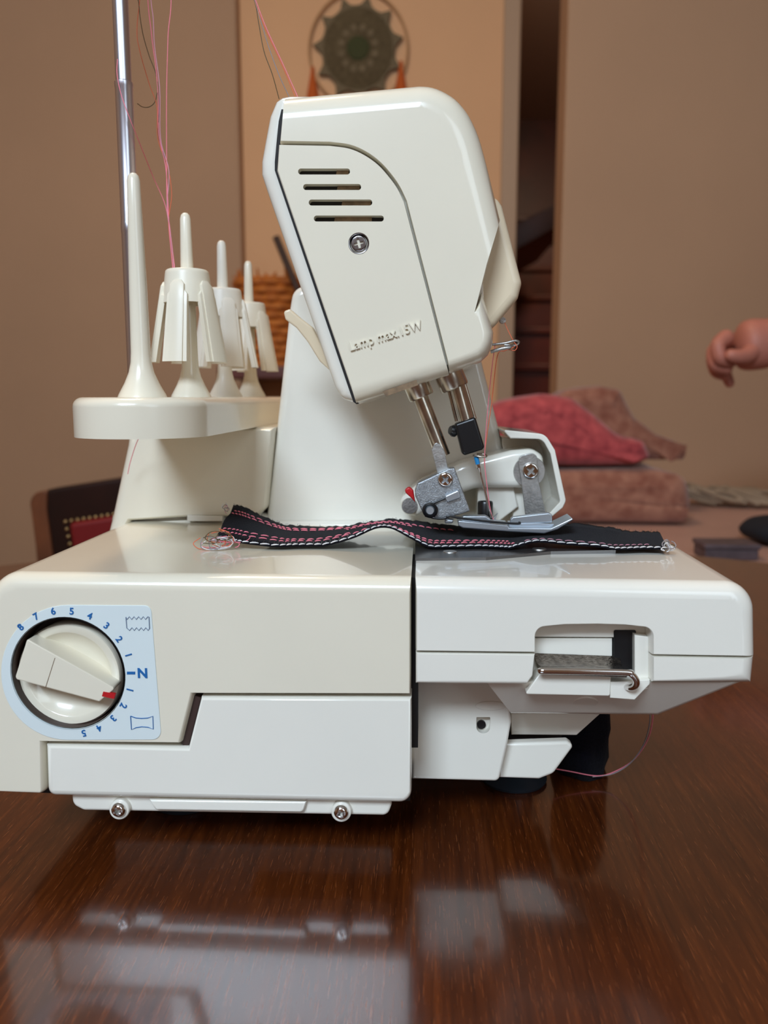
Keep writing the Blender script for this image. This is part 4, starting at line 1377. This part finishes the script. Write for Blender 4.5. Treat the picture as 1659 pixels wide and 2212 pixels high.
# navy bundle on the desk
bm = bmesh.new()
bmesh.ops.create_uvsphere(bm, u_segments=32, v_segments=20, radius=1)
YNB = 0.965
xnb = at(1602, 1165, YNB).x + 0.085
rz = (at(1660, 1112, YNB).z - ZD) / 1.88
for v in bm.verts:
    k = 1 + 0.05 * math.sin(5 * v.co.x + 2) * math.cos(4 * v.co.z) + 0.03 * math.sin(9 * v.co.y)
    v.co = Vector((xnb + v.co.x * 0.085 * k, YNB + v.co.y * 0.08 * k, ZD + rz * 0.89 + max(v.co.z, -0.88) * rz * (k if v.co.z > -0.5 else 1)))
tag(done(bm, 'cloth_bundle', M['navy'], None, angle=80), 'dark navy rounded bundle at the right edge of the photo on the desk', 'bundle')

# =================================================================== PERSON REACHING IN FROM THE RIGHT
YP = 0.90


def skin_mesh(name, chains, mat, parent=None, sub=2):
    """chains: list of lists of (x, y, z, r); a chain whose first element is an int starts at that vertex"""
    verts, edges, rad = [], [], []
    for ch in chains:
        prev = None
        for e in ch:
            if isinstance(e, int):
                prev = e
                continue
            verts.append(e[:3])
            rad.append(e[3])
            if prev is not None:
                edges.append((prev, len(verts) - 1))
            prev = len(verts) - 1
    me = bpy.data.meshes.new(name)
    me.from_pydata(verts, edges, [])
    o = link(name, me, mat, parent)
    md = o.modifiers.new('skin', 'SKIN')
    md.use_smooth_shade = True
    md.branch_smoothing = 0.6
    for i, r in enumerate(rad):
        rr = r if isinstance(r, tuple) else (r, r)
        me.skin_vertices[0].data[i].radius = rr
        me.skin_vertices[0].data[i].use_root = (i == 0)
    sd = o.modifiers.new('sub', 'SUBSURF')
    sd.levels = sd.render_levels = sub
    return o


def H(px, py, dy=0.0):
    return tuple(at(px, py, YP + dy))


hip = Vector((1.02, 0.56, 0.92))
per = thing('person', 'person standing at the right, only a loosely closed hand reaching into view', 'person', (hip.x, hip.y, 0))
sh = Vector((0.90, 0.64, 1.38))
el = Vector((0.80, 0.76, 1.10))
wr = Vector(H(1668, 742))
body = [
    [(hip.x, hip.y, 0.92, 0.135), (hip.x, hip.y, 1.08, 0.12), (hip.x, hip.y, 1.25, 0.14), (hip.x, hip.y, 1.40, 0.10), (hip.x, hip.y, 1.48, 0.055), (hip.x - 0.01, hip.y + 0.01, 1.56, 0.07), (hip.x - 0.02, hip.y + 0.01, 1.66, 0.095), (hip.x - 0.02, hip.y + 0.01, 1.74, 0.07)],
    [0, (hip.x - 0.09, hip.y, 0.84, 0.09), (hip.x - 0.10, hip.y, 0.48, 0.06), (hip.x - 0.10, hip.y, 0.09, 0.042), (hip.x - 0.19, hip.y + 0.05, 0.03, 0.03)],
    [0, (hip.x + 0.09, hip.y, 0.84, 0.09), (hip.x + 0.10, hip.y, 0.48, 0.06), (hip.x + 0.10, hip.y, 0.09, 0.042), (hip.x + 0.01, hip.y - 0.05, 0.03, 0.03)],
    [3, (sh.x, sh.y, sh.z, 0.06), (el.x, el.y, el.z, 0.045), ((el.x + wr.x) / 2, (el.y + wr.y) / 2, (el.z + wr.z) / 2, 0.040), (wr.x, wr.y, wr.z, 0.036)],
    [3, (hip.x + 0.12, hip.y - 0.1, 1.38, 0.06), (hip.x + 0.20, hip.y - 0.14, 1.08, 0.045), (hip.x + 0.14, hip.y - 0.2, 0.84, 0.03), (hip.x + 0.12, hip.y - 0.22, 0.74, 0.035)],
]
k0 = sum(len([e for e in ch if not isinstance(e, int)]) for ch in body[:4]) - 1   # index of the wrist
# palm and fingers of the hand in view
pc1, pc2 = H(1625, 746), H(1584, 744)
body.append([k0, pc1 + (0.042,), pc2 + (0.036,)])
kp = sum(len([e for e in ch if not isinstance(e, int)]) for ch in body) - 1
skin_mesh('body', body, M['skin'], per)
# fingers: four curled chains and the thumb, rooted in the palm
fing = [((1578, 722, -0.014), (1548, 745, -0.030), (1556, 778, -0.034), (1588, 784, -0.022), 0.0105),
        ((1578, 730, 0.004), (1540, 758, -0.012), (1545, 792, -0.020), (1582, 798, -0.016), 0.0105),
        ((1580, 738, 0.020), (1538, 768, 0.010), (1546, 806, 0.004), (1580, 812, 0.000), 0.0100),
        ((1586, 746, 0.034), (1556, 780, 0.032), (1572, 818, 0.028), (1580, 838, 0.022), 0.0085)]
for a, b, c_, d, r in fing:
    skin_mesh('finger', [[H(*a) + (r * 1.25,), H(*b) + (r * 1.1,), H(*c_) + (r,), H(*d) + (r * 0.85,)]], M['skin'], per)
skin_mesh('thumb', [[H(1634, 752, -0.018) + (0.015,), H(1608, 772, -0.036) + (0.012,), H(1582, 770, -0.045) + (0.0105,), H(1566, 762, -0.045) + (0.008,)]], M['skin'], per)
# clothes and hair (out of frame)
skin_mesh('shirt', [[(hip.x, hip.y, 0.93, 0.165), (hip.x, hip.y, 1.08, 0.15), (hip.x, hip.y, 1.25, 0.155), (hip.x, hip.y, 1.41, 0.115)],
                    [3, (sh.x, sh.y, sh.z, 0.075), (sh.x * 0.5 + el.x * 0.5, sh.y * 0.5 + el.y * 0.5, sh.z * 0.5 + el.z * 0.5, 0.062)],
                    [3, (hip.x + 0.12, hip.y - 0.1, 1.38, 0.075), (hip.x + 0.16, hip.y - 0.12, 1.23, 0.062)]], M['shirt'], per)
skin_mesh('trousers', [[(hip.x, hip.y, 1.02, 0.15), (hip.x, hip.y, 0.93, 0.15), (hip.x - 0.09, hip.y, 0.83, 0.105), (hip.x - 0.10, hip.y, 0.48, 0.078), (hip.x - 0.10, hip.y, 0.10, 0.065)],
                       [1, (hip.x + 0.09, hip.y, 0.83, 0.105), (hip.x + 0.10, hip.y, 0.48, 0.078), (hip.x + 0.10, hip.y, 0.10, 0.065)]], M['trousers'], per)
skin_mesh('hair', [[(hip.x, hip.y - 0.0, 1.66, 0.10), (hip.x - 0.005, hip.y, 1.75, 0.085)]], M['hair'], per)
